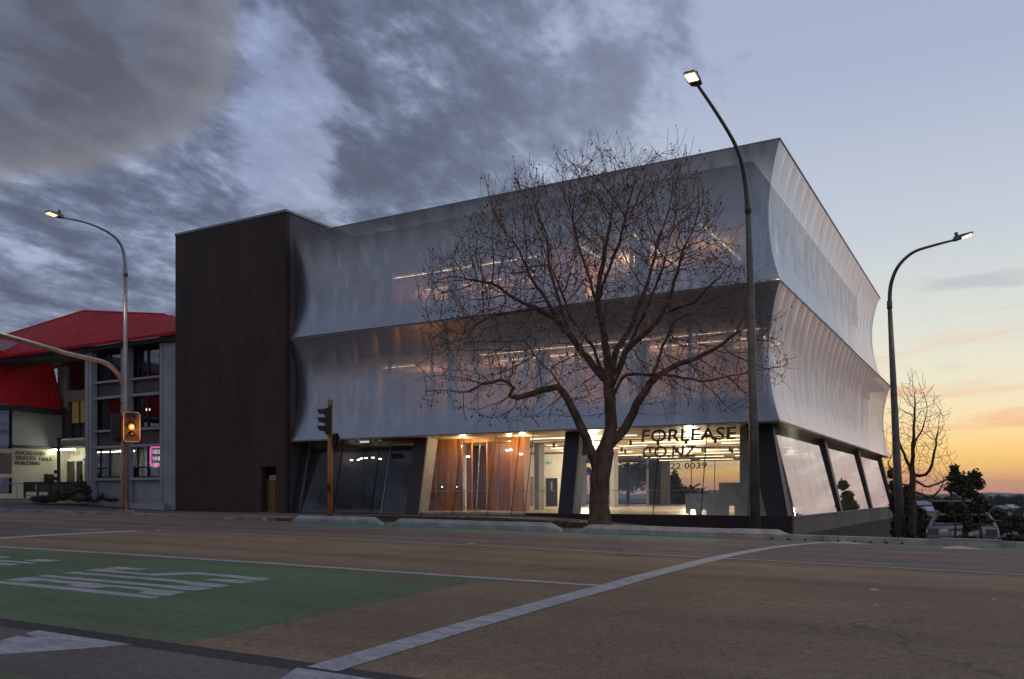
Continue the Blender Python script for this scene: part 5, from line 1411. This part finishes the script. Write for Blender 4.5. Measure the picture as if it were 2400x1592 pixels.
# ------------------------------------------------------------------ street lamps and signals
def smooth_path(pts, n=5):
    pts = [Vector(p) for p in pts]; out = []
    for i in range(len(pts)-1):
        p0, p1, p2, p3 = pts[max(i-1,0)], pts[i], pts[i+1], pts[min(i+2,len(pts)-1)]
        for k in range(n):
            t = k/n; out.append(0.5*((2*p1)+(p2-p0)*t+(2*p0-5*p1+4*p2-p3)*t*t+(3*p1-p0-3*p2+p3)*t**3))
    return out+[pts[-1]]
def lamp_head(par, at, d, size, m_glow, m_case):
    """flat luminaire: d = horizontal direction the arm points"""
    d = Vector(d).normalized(); s_ = Vector((-d.y, d.x, 0)).normalized(); u = Vector((0, 0, 1))
    Mx = Matrix((( *d, 0), (*s_, 0), (*d.cross(s_), 0), (0, 0, 0, 1))).transposed(); Mx.translation = Vector(at)
    l = size
    mb = MB()
    ring = lambda x, hw, z0, z1: [(x, -hw, z0), (x, hw, z0), (x, hw*0.8, z1), (x, -hw*0.8, z1)]
    secs = [ring(0, .07*l, -.03*l, .05*l), ring(.12*l, .20*l, -.05*l, .10*l), ring(.45*l, .24*l, -.05*l, .12*l), ring(1.0*l, .22*l, -.03*l, .05*l), ring(1.04*l, .17*l, -.02*l, .02*l)]
    vs = [Mx @ Vector(p) for r_ in secs for p in r_]; fs = [(3,2,1,0)]
    for i in range(len(secs)-1): fs += [(4*i+k, 4*i+(k+1)%4, 4*i+4+(k+1)%4, 4*i+4+k) for k in range(4)]
    fs.append(tuple(4*(len(secs)-1)+k for k in range(4))); mb.add(vs, fs)
    h = mb.build('lamp_head', m_case, par)
    MB().box(.48*l, .97*l, -.18*l, .18*l, -.075*l, -.047*l, Mx).build('lens', m_glow, h)
    MB().box(.10*l, .40*l, -.12*l, .12*l, .105*l, .15*l, Mx).build('control_gear', m_case, h)
    MB().lathe([(.05, 0), (.05, .12), (0, .13)], 8, Mx @ Matrix.Translation((.28*l, 0, .14*l))).build('sensor', m_case, h)
    return h
def street_lamp(label, pole, arm, r0, r1, m, m_glow, size=0.75, dirv=None, m_case=None):
    t = thing('street_lamp', label, 'street lamp')
    pole = [Vector(p) for p in pole]; arm = smooth_path(arm)
    n = len(pole)
    MB().tube(pole, [r0+(r1-r0)*i/(n-1) for i in range(n)], 12).build('pole', m, t, smooth=True)
    MB().tube(arm, [r1+(0.032-r1)*i/(len(arm)-1) for i in range(len(arm))], 10).build('arm', m, t, smooth=True)
    MB().tube([pole[-1]-Vector((0,0,.12)), pole[-1]+Vector((0,0,.12))], r1*1.25, 12).build('collar', m, t, smooth=True)
    b = pole[0]; MB().box(b.x-.2, b.x+.2, b.y-.2, b.y+.2, b.z+0.0, b.z+.04).build('base_plate', m, t)
    d = (arm[-1]-arm[-3])
    if dirv is None: dirv = d
    h = lamp_head(t, arm[-1]-Vector(dirv).normalized()*0.05, dirv, size, m_glow, m_case or M['polegrn'])
    lp = D.lights.new('street_lamp_light', 'SPOT'); lp.energy = 420 if r0 < 0.14 else 90; lp.color = (1.0, 0.66, 0.33); lp.spot_size = R(130); lp.spot_blend = 0.8; lp.shadow_soft_size = 0.15
    lo = D.objects.new('lamp_light', lp); C.objects.link(lo); lo.parent = h; lo.location = arm[-1]+Vector(dirv).normalized()*size*0.7-Vector((0, 0, 0.12))
    return t
X0 = -5.35
A1 = [on_x(1753, 487, X0), on_x(1747, 430, X0), on_x(1739, 386, X0), on_x(1721, 335, X0), on_x(1680, 266, X0), on_x(1634, 198, X0)]
bp0 = on_x(1771, 1250, X0)
street_lamp('tallest lamp post, right of the big bare tree, its lit head over the road', [bp0, on_x(1764, 893, X0), on_x(1759, 660, X0), on_x(1753, 487, X0)], A1, 0.125, 0.062, M['polegrn'], M['lamp_w'], 0.56, Vector((0, -1, 0.06)))
XL0 = -28.0
A2 = [on_x(294, 640, XL0), on_x(291, 600, XL0), on_x(281, 570, XL0), on_x(254, 545, XL0), on_x(205, 523, XL0), on_x(146, 510, XL0)]
b0 = on_x(296, 1199, XL0)
street_lamp('galvanised lamp post rising from the orange signal pole, amber light lit', [b0, on_x(294, 950, XL0), on_x(294, 800, XL0), on_x(294, 640, XL0)], A2, 0.10, 0.065, M['galv'], M['lamp_o'], 0.6, Vector((0, -1, 0.08)))
YR = 27.0
A3 = [P(2085, 715, YR), P(2088, 668, YR-.1), P(2105, 625, YR-.4), P(2140, 592, YR-.7), P(2190, 575, YR-1.0), P(2236, 563, YR-1.3)]
street_lamp('lamp post rising from the driveway beside the small bare tree at the far right', [P(2112, 1285, YR), P(2103, 1100, YR), P(2093, 880, YR), P(2085, 715, YR)], A3, 0.15, 0.065, M['polegrn'], M['lamp_w'], 0.55, (P(2275, 548, YR-1.5)-P(2236, 563, YR-1.3)))
# left mast arm signal
sg1 = thing('traffic_signal', 'orange signal pole showing amber, with a grey mast arm curving out over the road', 'traffic light')
MB().tube([on_x(293, 1201, XL0-0.06), on_x(293, 946, XL0-0.06)], 0.115, 12).build('pole', M['orange'], sg1, smooth=True)
MB().tube([on_x(293, 948, XL0-0.06), on_x(293, 938, XL0-0.06)], 0.13, 12).build('collar', M['galv'], sg1, smooth=True)
ma = smooth_path([on_x(293, 945, XL0-.1), on_x(291, 915, XL0-.1), on_x(278, 880, XL0-.1), on_x(250, 853, XL0-.1), on_x(205, 840, XL0-.1), on_x(150, 827, XL0-.1), on_x(80, 806, XL0-.1), on_x(0, 784, XL0-.1), on_x(-120, 752, XL0-.1)])
MB().tube(ma, [0.10+(0.07-0.10)*i/(len(ma)-1) for i in range(len(ma))], 12).build('mast_arm', M['galv'], sg1, smooth=True)
def signal_head(par, Mx, lit=None, backboard=True, n=3, s=1.0, border=True):
    """local: x right, z up, faces -y; origin at the centre"""
    hh = 0.115*s*n*1.18
    h = MB().box(-.14*s, .14*s, 0, .2*s, -hh, hh, Mx).build('signal_head', M['rubber'], par)
    if backboard:
        w_, q = .27*s, hh+.12*s; r_ = .07*s
        pl = [(-w_+r_, -q), (w_-r_, -q), (w_, -q+r_), (w_, q-r_), (w_-r_, q), (-w_+r_, q), (-w_, q-r_), (-w_, -q+r_)]
        MB().prism([Mx @ Vector((a, .01, b)) for a, b in pl], (Mx.to_3x3() @ Vector((0, .02, 0)))).build('backboard', M['rubber'], h)
        if border: MB().tube([Mx @ Vector((a, 0, b)) for a, b in pl+[pl[0]]], .013*s, 4, cap=False).build('border', M['sigborder'], h)
    for i in range(n):
        z = (i-(n-1)/2)*0.27*s*-1
        on = lit is not None and i == lit
        Ml = Mx @ Matrix.Translation((0, -.005, z)) @ Matrix.Rotation(R(90), 4, 'X')
        MB().lathe([(.105*s, 0), (.09*s, .02), (0.0, .03)], 16, Ml).build('lens', M['amber'] if on else mat('dark_lens', (0.02, 0.02, 0.02), 0.2), h)
        if on: MB().lathe([(.05*s, .03), (.03*s, .036), (0.0, .038)], 12, Ml).build('bulb', M['amberhot'], h)
        vis = MB(); ns = 10
        vs = []
        for k in range(ns+1):
            a = -0.35+(math.pi+0.7)*k/ns; 
            for yy_, rr_ in ((0, .118*s), (-(.2+.06*math.sin(max(0, a)))*s, .112*s)): vs.append(Mx @ Vector((rr_*math.cos(a), yy_, z+rr_*math.sin(a))))
        vis.add(vs, [(2*k, 2*k+2, 2*k+3, 2*k+1) for k in range(ns)])
        vo = vis.build('visor', M['rubber'], h, fix=False)
    return h
def face_to(p, yaw): return Matrix.Translation(p) @ Matrix.Rotation(yaw, 4, 'Z')
cy = math.atan2(SI, CO)
tow = lambda p: math.atan2(-p.x, p.y) if False else math.atan2(p.x, -p.y)+math.pi
p_ = P(309, 1001, 31.1)
signal_head(sg1, face_to(p_, cy+R(18)), lit=1, s=1.0)
# amber lamp spill
al = D.lights.new('amber_light', 'POINT'); al.energy = 30; al.color = (1, .35, .05); al.shadow_soft_size = .1
ao = D.objects.new('amber_light', al); C.objects.link(ao); ao.location = P(309, 1001, 30.6); ao.parent = sg1
p_ = P(277, 1003, 31.9); signal_head(sg1, face_to(p_, cy-R(150)), s=1.0, border=False)
MB().tube([P(286, 978, 31.6), P(300, 976, 31.3)], .03, 6).build('bracket', M['rubber'], sg1)
MB().tube([P(286, 1026, 31.6), P(300, 1026, 31.3)], .03, 6).build('bracket', M['rubber'], sg1)
# right signal, seen from the side
sg2 = thing('traffic_signal', 'orange signal pole with dark three-light head seen side-on beside the kerb block', 'traffic light')
Ys = 28.4
base = P(774, 1214, Ys)
MB().tube([base, P(774, 960, Ys)], 0.087, 12).build('pole', M['orange'], sg2, smooth=True)
MB().tube([P(774, 960, Ys), P(774, 937, Ys)], 0.083, 12).build('cap', mat('ochre_cap', (0.30, 0.19, 0.06), 0.6), sg2, smooth=True)
signal_head(sg2, face_to(P(762, 987, Ys-.2), cy-R(78)), s=1.02, backboard=False)
bbk = MB().box(-.06, .12, .18, .2, -.52, .52, face_to(P(762, 987, Ys-.2), cy-R(78))).build('backboard', M['rubber'], sg2)
signal_head(sg2, face_to(P(787, 1033, Ys+.05), cy+R(140)), s=0.62, n=2, backboard=True, border=False)
MB().tube([P(764, 1017, Ys), P(792, 1017, Ys)], .03, 6).build('bracket', M['galv'], sg2)
MB().tube([P(764, 958, Ys), P(776, 958, Ys)], .03, 6).build('bracket', M['galv'], sg2)
bt_ = MB().box(-.07, .07, -.05, .05, -.11, .11, face_to(P(769, 1143, Ys-.1), cy-R(60))).build('push_button', M['rubber'], sg2)

# ------------------------------------------------------------------ car in the driveway
car = thing('parked_car', 'silver estate car parked tail-on in the driveway with dark load on its roof', 'car')
Yc = 25.0
cpaint = mat('silver_car_paint', (0.30, 0.285, 0.27), 0.28, metal=0.55, var=0.05)
cgl = glass('car_glass', (0.10, 0.10, 0.11), 1.0, 0.10)
cw = 0.93; gz = -1.95
ccx = P(2255, 1200, Yc)
Mc = Matrix.Translation((ccx.x, ccx.y, gz)) @ Matrix.Rotation(R(2), 4, 'Z')
# body: sections along y (0 = tail), each a half-outline mirrored
def sect(y, pts): return [(x, y, z) for x, z in pts]+[(-x, y, z) for x, z in reversed(pts)]
low = lambda k, zt: [(0.70*k, 0.28), (0.88*k, 0.34), (0.945*k, 0.62), (0.95*k, 0.85), (0.90*k, zt), (0.45*k, zt+0.02)]
secs = [(0.0, low(0.93, 0.98)), (0.10, low(1.0, 1.03)), (1.2, low(1.0, 1.02)), (2.9, low(1.0, 0.98)), (3.9, low(0.98, 0.90)), (4.5, low(0.88, 0.72))]
mb = MB(); vs = [v for y, p in secs for v in sect(y, p)]; n = 12; fs = [tuple(range(n))]
for i in range(len(secs)-1): fs += [(i*n+k, i*n+(k+1) % n, (i+1)*n+(k+1) % n, (i+1)*n+k) for k in range(n)]
fs.append(tuple((len(secs)-1)*n+k for k in reversed(range(n)))); mb.add([Mc @ Vector(v) for v in vs], fs)
mb.build('body', cpaint, car, smooth=True)
cab = [(0.12, 0.82, 1.03), (0.42, 0.62, 1.36), (2.3, 0.62, 1.38), (3.2, 0.80, 1.0)]
vs = []; 
for y, hw, z in cab: vs += [(-hw, y, z), (hw, y, z)]
vs2 = [Mc @ Vector(v) for v in vs]
# roof, pillars as paint; glass between
mb = MB()
def slab(pts, d): mb.prism([Mc @ Vector(p) for p in pts], Mc.to_3x3() @ Vector(d))
slab([(-.64, .38, 1.345), (.64, .38, 1.345), (.62, 2.35, 1.36), (-.62, 2.35, 1.36)], (0, 0, .05))
for s_ in (-1, 1):
    for (a, b) in (((.84, .06, .98), (.65, .40, 1.37)), ((.85, 1.35, 1.0), (.66, 1.35, 1.37)), ((.83, 3.15, .98), (.64, 2.3, 1.37))):
        mb.tube([Mc @ Vector((a[0]*s_, a[1], a[2])), Mc @ Vector(((a[0]+b[0])/2*s_+.03*s_, (a[1]+b[1])/2, (a[2]+b[2])/2)), Mc @ Vector((b[0]*s_, b[1], b[2]))], .055, 8)
mb.build('roof', cpaint, car)
def cpane(name, pts): return MB().prism([Mc @ Vector(p) for p in pts], Mc.to_3x3() @ Vector((0, .01, 0))).build(name, cgl, car)
cpane('rear_window', [(-.76, .10, 1.06), (.76, .10, 1.06), (.60, .36, 1.33), (-.60, .36, 1.33)])
for s_ in (-1, 1):
    MB().quad(*[Mc @ Vector(p) for p in ((.82*s_, .2, 1.03), (.82*s_, 3.1, 1.0), (.64*s_, 2.3, 1.35), (.65*s_, .45, 1.35))]).build('side_window', cgl, car)
MB().prism([Mc @ Vector(p) for p in ((-.6, .3, .9), (.6, .3, .9), (.6, .3, 1.2), (-.6, .3, 1.2))], Mc.to_3x3() @ Vector((0, 1.6, 0))).build('interior', M['black'], car)
for s_ in (-1, 1):
    MB().box(min(.62*s_, .90*s_), max(.62*s_, .90*s_), -.02, .1, .76, .95, Mc).build('tail_light', mat('tail_light', (0.20, 0.13, 0.11), 0.25), car)
    MB().hexa([Mc @ Vector(p) for p in ((.92*s_, 2.75, .98), (1.14*s_, 2.78, 1.0), (1.14*s_, 2.9, 1.0), (.92*s_, 2.9, .98), (.92*s_, 2.75, 1.12), (1.13*s_, 2.78, 1.14), (1.13*s_, 2.9, 1.14), (.92*s_, 2.9, 1.12))]).build('mirror', M['black'], car)
    for y in (.85, 3.55):
        wh = MB().lathe([(.0, -.11), (.30, -.11), (.33, -.08), (.33, .08), (.30, .11), (0, .11)], 20, Mc @ Matrix.Translation((.82*s_, y, .33)) @ Matrix.Rotation(R(90), 4, 'Y')).build('wheel', M['rubber'], car)
        MB().lathe([(0, -.115), (.2, -.118), (.21, .118), (0, .12)], 14, Mc @ Matrix.Translation((.83*s_, y, .33)) @ Matrix.Rotation(R(90), 4, 'Y')).build('rim', M['galv'], wh)
MB().box(-.85, .85, -.06, .12, .36, .60, Mc).build('bumper', cpaint, car)
npl = MB().box(-.27, .27, -.03, .0, .76, .88, Mc).build('number_plate', M['white'], car)
MB().box(-.36, .36, -.045, .0, .92, .95, Mc).build('boot_trim', M['trim'], car)
text('plate_lettering', 'G   B2', M['black'], 0.12, Mc @ Matrix.Translation((-.23, -.034, .78)) @ RX, npl, .001)
MB().box(-.60, .60, .55, .62, 1.40, 1.46, Mc).build('roof_bar', M['black'], car)
MB().box(-.60, .60, 1.75, 1.82, 1.40, 1.46, Mc).build('roof_bar', M['black'], car)
rb = thing('roof_box', 'large dark load strapped on the roof bars of the silver car', 'box')
MB().hexa([Mc @ Vector(p) for p in ((-.72, .3, 1.465), (.62, .3, 1.465), (.62, 2.2, 1.465), (-.72, 2.2, 1.465), (-.80, .15, 1.72), (.66, .15, 1.72), (.66, 2.3, 1.72), (-.80, 2.3, 1.72))]).build('box', M['dark'], rb)
MB().box(-.82, .68, .12, 2.32, 1.721, 1.75, Mc).build('lid', M['black'], rb)
for x in (-.45, .35): MB().box(x, x+.05, .10, .125, 1.47, 1.76, Mc).build('strap', M['rubber'], rb)

# ------------------------------------------------------------------ trees and shrubs right of the building
def small_tree(name, label, trunk, lumps, n, s, r0=0.05, m='leaf', branches=True):
    t = thing(name, label, 'tree')
    trunk = [Vector(p) for p in trunk]
    mb = MB().tube(trunk, [r0*(1-0.55*i/(len(trunk)-1)) for i in range(len(trunk))], 7)
    if branches:
        for c, r_ in lumps:
            b = trunk[-1] if len(trunk) < 3 else trunk[-2]
            mb.tube([b, b.lerp(Vector(c), .5)+Vector((0, 0, -.05)), Vector(c)], [r0*.45, r0*.3, r0*.12], 5)
    mb.build('trunk', M['bark'], t)
    f = MB(); tot = sum(r_[0]*r_[2] for _, r_ in lumps)
    for c, r_ in lumps: leaf_cluster(f, c, r_[0], r_[1], r_[2], int(n*r_[0]*r_[2]/tot), s, 0.1)
    f.build('crown', M[m], t, fix=False)
    return t
Yt = 24.0
small_tree('young_tree', 'leafy young tree with two-lobed crown standing in front of the silver car', [P(2262, 1262, Yt), P(2260, 1200, Yt), P(2256, 1150, Yt), P(2254, 1125, Yt)],
           [L(2236, 1102, Yt, 9, 14), L(2241, 1122, Yt, 20, 16), L(2232, 1143, Yt, 20, 13), L(2255, 1148, Yt, 22, 16), L(2285, 1118, Yt, 16, 16), L(2291, 1135, Yt, 16, 15), L(2262, 1135, Yt, 22, 20), L(2272, 1160, Yt, 24, 10)], 1500, 0.085, 0.06)
st_ = thing('tree_stake', 'square timber stake rising through the top of the two-lobed young tree', 'stake')
MB().tube([P(2258, 1262, Yt+.2), P(2258.5, 1103, Yt+.2)], .035, 4).build('stake', M['bark'], st_)
MB().tube([P(2258, 1109, Yt+.18), P(2277, 1109, Yt+.18)], .018, 4).build('tie', M['rubber'], st_)
small_tree('young_tree', 'thin sapling in front of the tail of the silver car, left of the leafy tree', [P(2238, 1262, Yt-.6), P(2240, 1215, Yt-.6), P(2236, 1185, Yt-.6)],
           [L(2232, 1205, Yt-.6, 12, 9), L(2246, 1190, Yt-.6, 14, 10), L(2228, 1184, Yt-.6, 8, 6)], 260, 0.075, 0.035)
small_tree('young_tree', 'sapling leaning beside the right corner of the silver car', [P(2301, 1268, Yt-.4), P(2297, 1230, Yt-.4), P(2293, 1180, Yt-.4)],
           [L(2296, 1180, Yt-.4, 18, 14), L(2290, 1190, Yt-.4, 26, 12), L(2312, 1192, Yt-.4, 10, 8), L(2285, 1235, Yt-.4, 12, 7), L(2316, 1222, Yt-.4, 12, 7), L(2296, 1168, Yt-.4, 5, 8)], 700, 0.08, 0.045)
small_tree('young_tree', 'small leafy sapling in front of the number plate of the silver car', [P(2268, 1262, Yt-.9), P(2267, 1230, Yt-.9), P(2266, 1210, Yt-.9)],
           [L(2266, 1222, Yt-.9, 11, 14), L(2270, 1240, Yt-.9, 14, 8), L(2262, 1205, Yt-.9, 10, 10)], 420, 0.07, 0.03)
bush('shrub', 'low dark tuft at the foot of the saplings behind the kerb', [L(2252, 1262, 22.6, 18, 7), L(2234, 1266, 22.4, 14, 4), L(2280, 1262, 22.8, 10, 4)], 900, 0.05, M['leaf2'])
bush('shrub', 'low grassy clump behind the kerb at the far right edge', [L(2372, 1262, 22.6, 16, 8), L(2394, 1266, 22.6, 12, 6), L(2352, 1266, 22.6, 10, 4)], 900, 0.06, M['leaf2'])
bush('hedge', 'dense dark hedge behind the small bare tree and lamp post', [L(2150, 1225, 35, 26, 36), L(2125, 1250, 34, 30, 20), L(2172, 1238, 36, 22, 28), L(2105, 1235, 35, 14, 28), L(2100, 1180, 37, 14, 25)], 6000, 0.12, M['leaf'])
bush('shrub', 'tall dark shrub rising between the lamp post and the building corner', [L(2098, 1140, 46, 14, 16), L(2108, 1165, 46, 22, 20), L(2118, 1190, 46, 24, 22), L(2126, 1150, 46, 10, 13), L(2092, 1110, 46, 12, 12)], 3200, 0.13, M['leaf'])
bush('shrub', 'low verge planting between the kerb and the parked car', [L(2180, 1258, 26, 18, 10), L(2165, 1248, 27, 14, 12)], 1400, 0.07, M['leaf2'])
bush('shrub', 'dark bush beyond the right side of the parked car', [L(2345, 1235, 30, 20, 16), L(2378, 1225, 32, 24, 20), L(2400, 1240, 30, 14, 16), L(2335, 1210, 38, 18, 14)], 2600, 0.1, M['leaf'])

# ------------------------------------------------------------------ what shows through the far windows
def palm(label, px, py_top, py_base, Y, rpx, nf=22):
    t = thing('palm_tree', label, 'palm tree')
    b, c = P(px, py_base, Y), P(px, py_top, Y)
    MB().tube([b, (b+c)/2+Vector((.1, 0, 0)), c], [.2, .16, .14], 8).build('trunk', M['bark'], t)
    Lr = rpx/F*Y
    for i in range(nf):
        a = i*2.399; el = random.uniform(-0.2, 1.1); mb = MB(); pr = c; d = Vector((math.cos(a)*math.cos(el), math.sin(a)*math.cos(el), math.sin(el)))
        pts = []
        for k in range(7):
            pts.append(pr); pr = pr+d*Lr/6; d = (d+Vector((0, 0, -.19))).normalized()
        mb.tube(pts, [.03*(1-k/8) for k in range(7)], 3)
        for k in range(1, 7):
            for q in range(3):
                for s_ in (-1, 1):
                    p0 = pts[k-1].lerp(pts[k], q/3); ax = (pts[k]-pts[k-1]).normalized(); sd = ax.cross(Vector((0, 0, 1))).normalized()*s_
                    l = Lr*.30*(1-abs(k-3)/6)
                    mb.add([p0, p0+ax*.09, p0+sd*l*.8+ax*l*.6-Vector((0, 0, l*.35))], [(0, 1, 2)])
        mb.build('frond', M['leaf'], t, fix=False)
palm('feathery palm seen through the left part of the far glazing', 1385, 1110, 1200, 66, 24)
palm('low spreading palm against the sunset, seen through the far opening', 1622, 1148, 1200, 70, 26)
palm('second palm against the sunset at the right of the first, lower', 1645, 1152, 1195, 74, 16, 14)
bush('tree_mass', 'dark leafy tree outside the far glazing at the left of the sunset view', [L(1470, 1120, 72, 50, 34), L(1510, 1105, 74, 34, 26), L(1430, 1130, 73, 30, 30)], 3600, 0.22, M['leaf'], 'tree')
bush('tree_mass', 'dark round tree seen through the far opening beside the dark column', [L(1582, 1135, 68, 12, 30), L(1590, 1160, 68, 20, 26), L(1612, 1172, 68, 26, 16)], 2600, 0.2, M['leaf'], 'tree')
def house(label, px, py_eave, wpx, Y, roofh=0.5, depth=8, m_roof=None, m_wall=None, rot=0.0, wallh=2.6):
    t = thing('house', label, 'house')
    c = P(px, py_eave, Y); hw = wpx/F*Y/2
    Mh = Matrix.Translation(c) @ Matrix.Rotation(cy+rot, 4, 'Z'); rh = hw*roofh; g = 4.0
    MB().box(-hw*.94, hw*.94, 0, depth, -wallh-g, 0, Mh).build('wall', m_wall or M['cream'], t)
    for s_ in (-.5, .1, .55):
        MB().box(hw*s_, hw*(s_+.22), -.03, -.005, -1.9, -.7, Mh).build('window', M['black'], t)
    mb = MB(); q = [(-hw, -.4, -.1), (hw, -.4, -.1), (hw, depth+.4, -.1), (-hw, depth+.4, -.1), (-hw*.45, depth*.5, rh), (hw*.45, depth*.5, rh)]
    mb.add([Mh @ Vector(p) for p in q], [(0,1,5,4), (1,2,5), (2,3,4,5), (3,0,4), (3,2,1,0)]); mb.build('roof', m_roof, t)
    return t
rf = [mat('pale_steel_roof', (0.30, 0.31, 0.33), 0.35, metal=0.3), mat('grey_tile_roof', (0.16, 0.15, 0.155), 0.6), mat('brown_tile_roof', (0.14, 0.09, 0.075), 0.7)]
house('dark gable roof seen through the far opening under the sunset', 1700, 1163, 60, 84, 0.5, 9, rf[1])
# houses on the slope below, and the trees among them
hs = [(2160, 1182, 50, 150, 0, 'long pale roof left of the car load, above the hedge'), (2190, 1196, 56, 95, 0, 'pale roof just left of the dark load on the car'), (2214, 1190, 30, 130, 1, 'grey roof peeping behind the dark load on the car'),
      (2342, 1192, 44, 160, 0, 'long pale roof below the round-headed palm'), (2380, 1190, 46, 175, 0, 'pale roof at the right edge just under the treetops'), (2340, 1204, 34, 105, 2, 'brown roof behind the right end of the car'),
      (2368, 1222, 34, 88, 0, 'pale roof low at the right edge among bushes'), (2398, 1213, 26, 100, 1, 'grey roof cut by the right edge of the picture'), (2310, 1188, 26, 190, 1, 'small grey roof behind the leaning sapling'),
      (2396, 1234, 24, 70, 0, 'nearest pale roof at the right edge by the grassy clump'), (2326, 1182, 22, 240, 0, 'tiny pale roof under the tree line right of the two-lobed tree'), (2140, 1176, 26, 230, 1, 'small grey roof behind the trunk of the small bare tree')]
for i, (px, py, w_, Y, k_, lb) in enumerate(hs): house(lb, px, py, w_, Y, 0.32, w_/F*Y*0.6, rf[k_], M['cream'] if i % 2 else M['greywall'], rot=R((i*37) % 50-25))
protos = []
for k_ in range(5):
    f = MB()
    for j in range(7):
        a = random.uniform(0, 6.28); r_ = random.uniform(.1, .62); c = (math.cos(a)*r_, math.sin(a)*r_, random.uniform(.45, 1.15)); q = random.uniform(.3, .5)
        leaf_cluster(f, c, q, q, q*.75, 130, .065, .35)
    protos.append((f.mesh('crown', M['leaf']), MB().tube([(0, 0, -1.2), (.03, 0, 0), (0, 0, .8)], [.09, .07, .03], 6).mesh('trunk', M['bark'])))
kinds = ['rounded dark tree', 'broad low tree', 'tall dark tree', 'ragged dark tree', 'bushy tree']
def far_tree(px, py_base, Y, hpx, wf, k_, label):
    t = thing('far_tree', label, 'tree', 'trees on the slope beyond the driveway')
    b = P(px, py_base, Y); h = hpx/F*Y/1.35
    t.matrix_world = Matrix.Translation(b) @ Matrix.Rotation(random.uniform(0, 6), 4, 'Z') @ Matrix.Diagonal((h*wf, h*wf, h, 1))
    for me, nm in zip(protos[k_], ('crown', 'trunk')):
        o = D.objects.new(nm, me); C.objects.link(o); o.parent = t
where = ['behind the lamp post', 'behind the small bare tree', 'left of the car load', 'behind the car load', 'behind the two-lobed tree', 'right of the two-lobed tree', 'under the round-headed palm', 'left of the right edge', 'at the right edge']
bands = [(1186, 260, 26, 26), (1196, 170, 28, 20), (1212, 115, 30, 16), (1232, 80, 30, 10)]
cnt = 0
for py, Y, hpx, n in bands:
    for i in range(n):
        px = 2118+(i+random.uniform(.1, .9))*(2420-2118)/n; zi = min(8, int((px-2118)/302*9)); k_ = (i*3+cnt) % 5
        far_tree(px, py+random.uniform(-3, 4), Y*random.uniform(.92, 1.1), hpx*random.uniform(.6, 1.1), random.uniform(.75, 1.25), k_, '%s %s, in the %s row of the slope' % (kinds[k_], where[zi], ['furthest', 'third', 'second', 'nearest'][bands.index((py, Y, hpx, n))])); cnt += 1
for px, py, rr_ in ((2339.5, 1161, 5), (2322, 1166, 6)):
    palm('round-headed palm standing above the far tree line' if px > 2330 else 'lower palm beside the round-headed palm on the tree line', px, py, 1190, 230, rr_, 16)
# distant hills
def ridge(name, Y, prof, m, depth, zb_=-40):
    vs, fs = [], []; n = len(prof)
    for i, (px, py) in enumerate(prof):
        c = P(px, py, Y); d = P(px, py, Y+depth*.4)
        vs += [(c.x, c.y, zb_), tuple(P(px, (py+1166)/2, Y*1.0+depth*.15))[:2]+(c.z*.6,), (d.x, d.y, c.z), (P(px, py, Y+depth).x, P(px, py, Y+depth).y, zb_)]
    for i in range(n-1): fs += [(4*i+k, 4*i+4+k, 4*i+5+k, 4*i+1+k) for k in range(3)]
    mb = MB(); mb.add(vs, fs); tag(mb.build(name, m, smooth=True), kind='structure')
def prof(x0, x1, fn, st=8): return [(x, fn(x)) for x in np.arange(x0, x1, st)]
nz = lambda x, s_, o: mnoise.noise(Vector((x/s_, o, 0)))
ridge('hills', 7000, prof(1000, 3400, lambda x: 1157.5+nz(x, 160, 3)*5+nz(x, 30, 7)*1.3-2*math.exp(-((x-2330)/60)**2)), M['hill'], 1500, -60)
ridge('hills', 3600, prof(1800, 3400, lambda x: 1169-min(10, max(0, (x-2290)*.07))+nz(x, 70, 1)*3+nz(x, 14, 5)*1.1), M['hill'], 700, -60)
ridge('hills', 2200, prof(1400, 3400, lambda x: 1176+nz(x, 60, 11)*2+nz(x, 10, 15)*1.2), M['hill'], 500, -60)

# evening haze
HZ = 0.00009
hm_ = D.materials.new('evening_haze'); hm_.use_nodes = True; t = NT(hm_.node_tree); t.N.clear()
pv = t.n('ShaderNodeVolumePrincipled'); pv.inputs['Density'].default_value = HZ; pv.inputs['Color'].default_value = (0.95, 0.93, 0.93, 1); pv.inputs['Anisotropy'].default_value = 0.3
o_ = t.n('ShaderNodeOutputMaterial'); t.L.new(pv.outputs[0], o_.inputs['Volume'])
if True:
    tag(MB().box(-9500, 9500, -400, 9500, -120, 130).build('haze', hm_), kind='stuff')
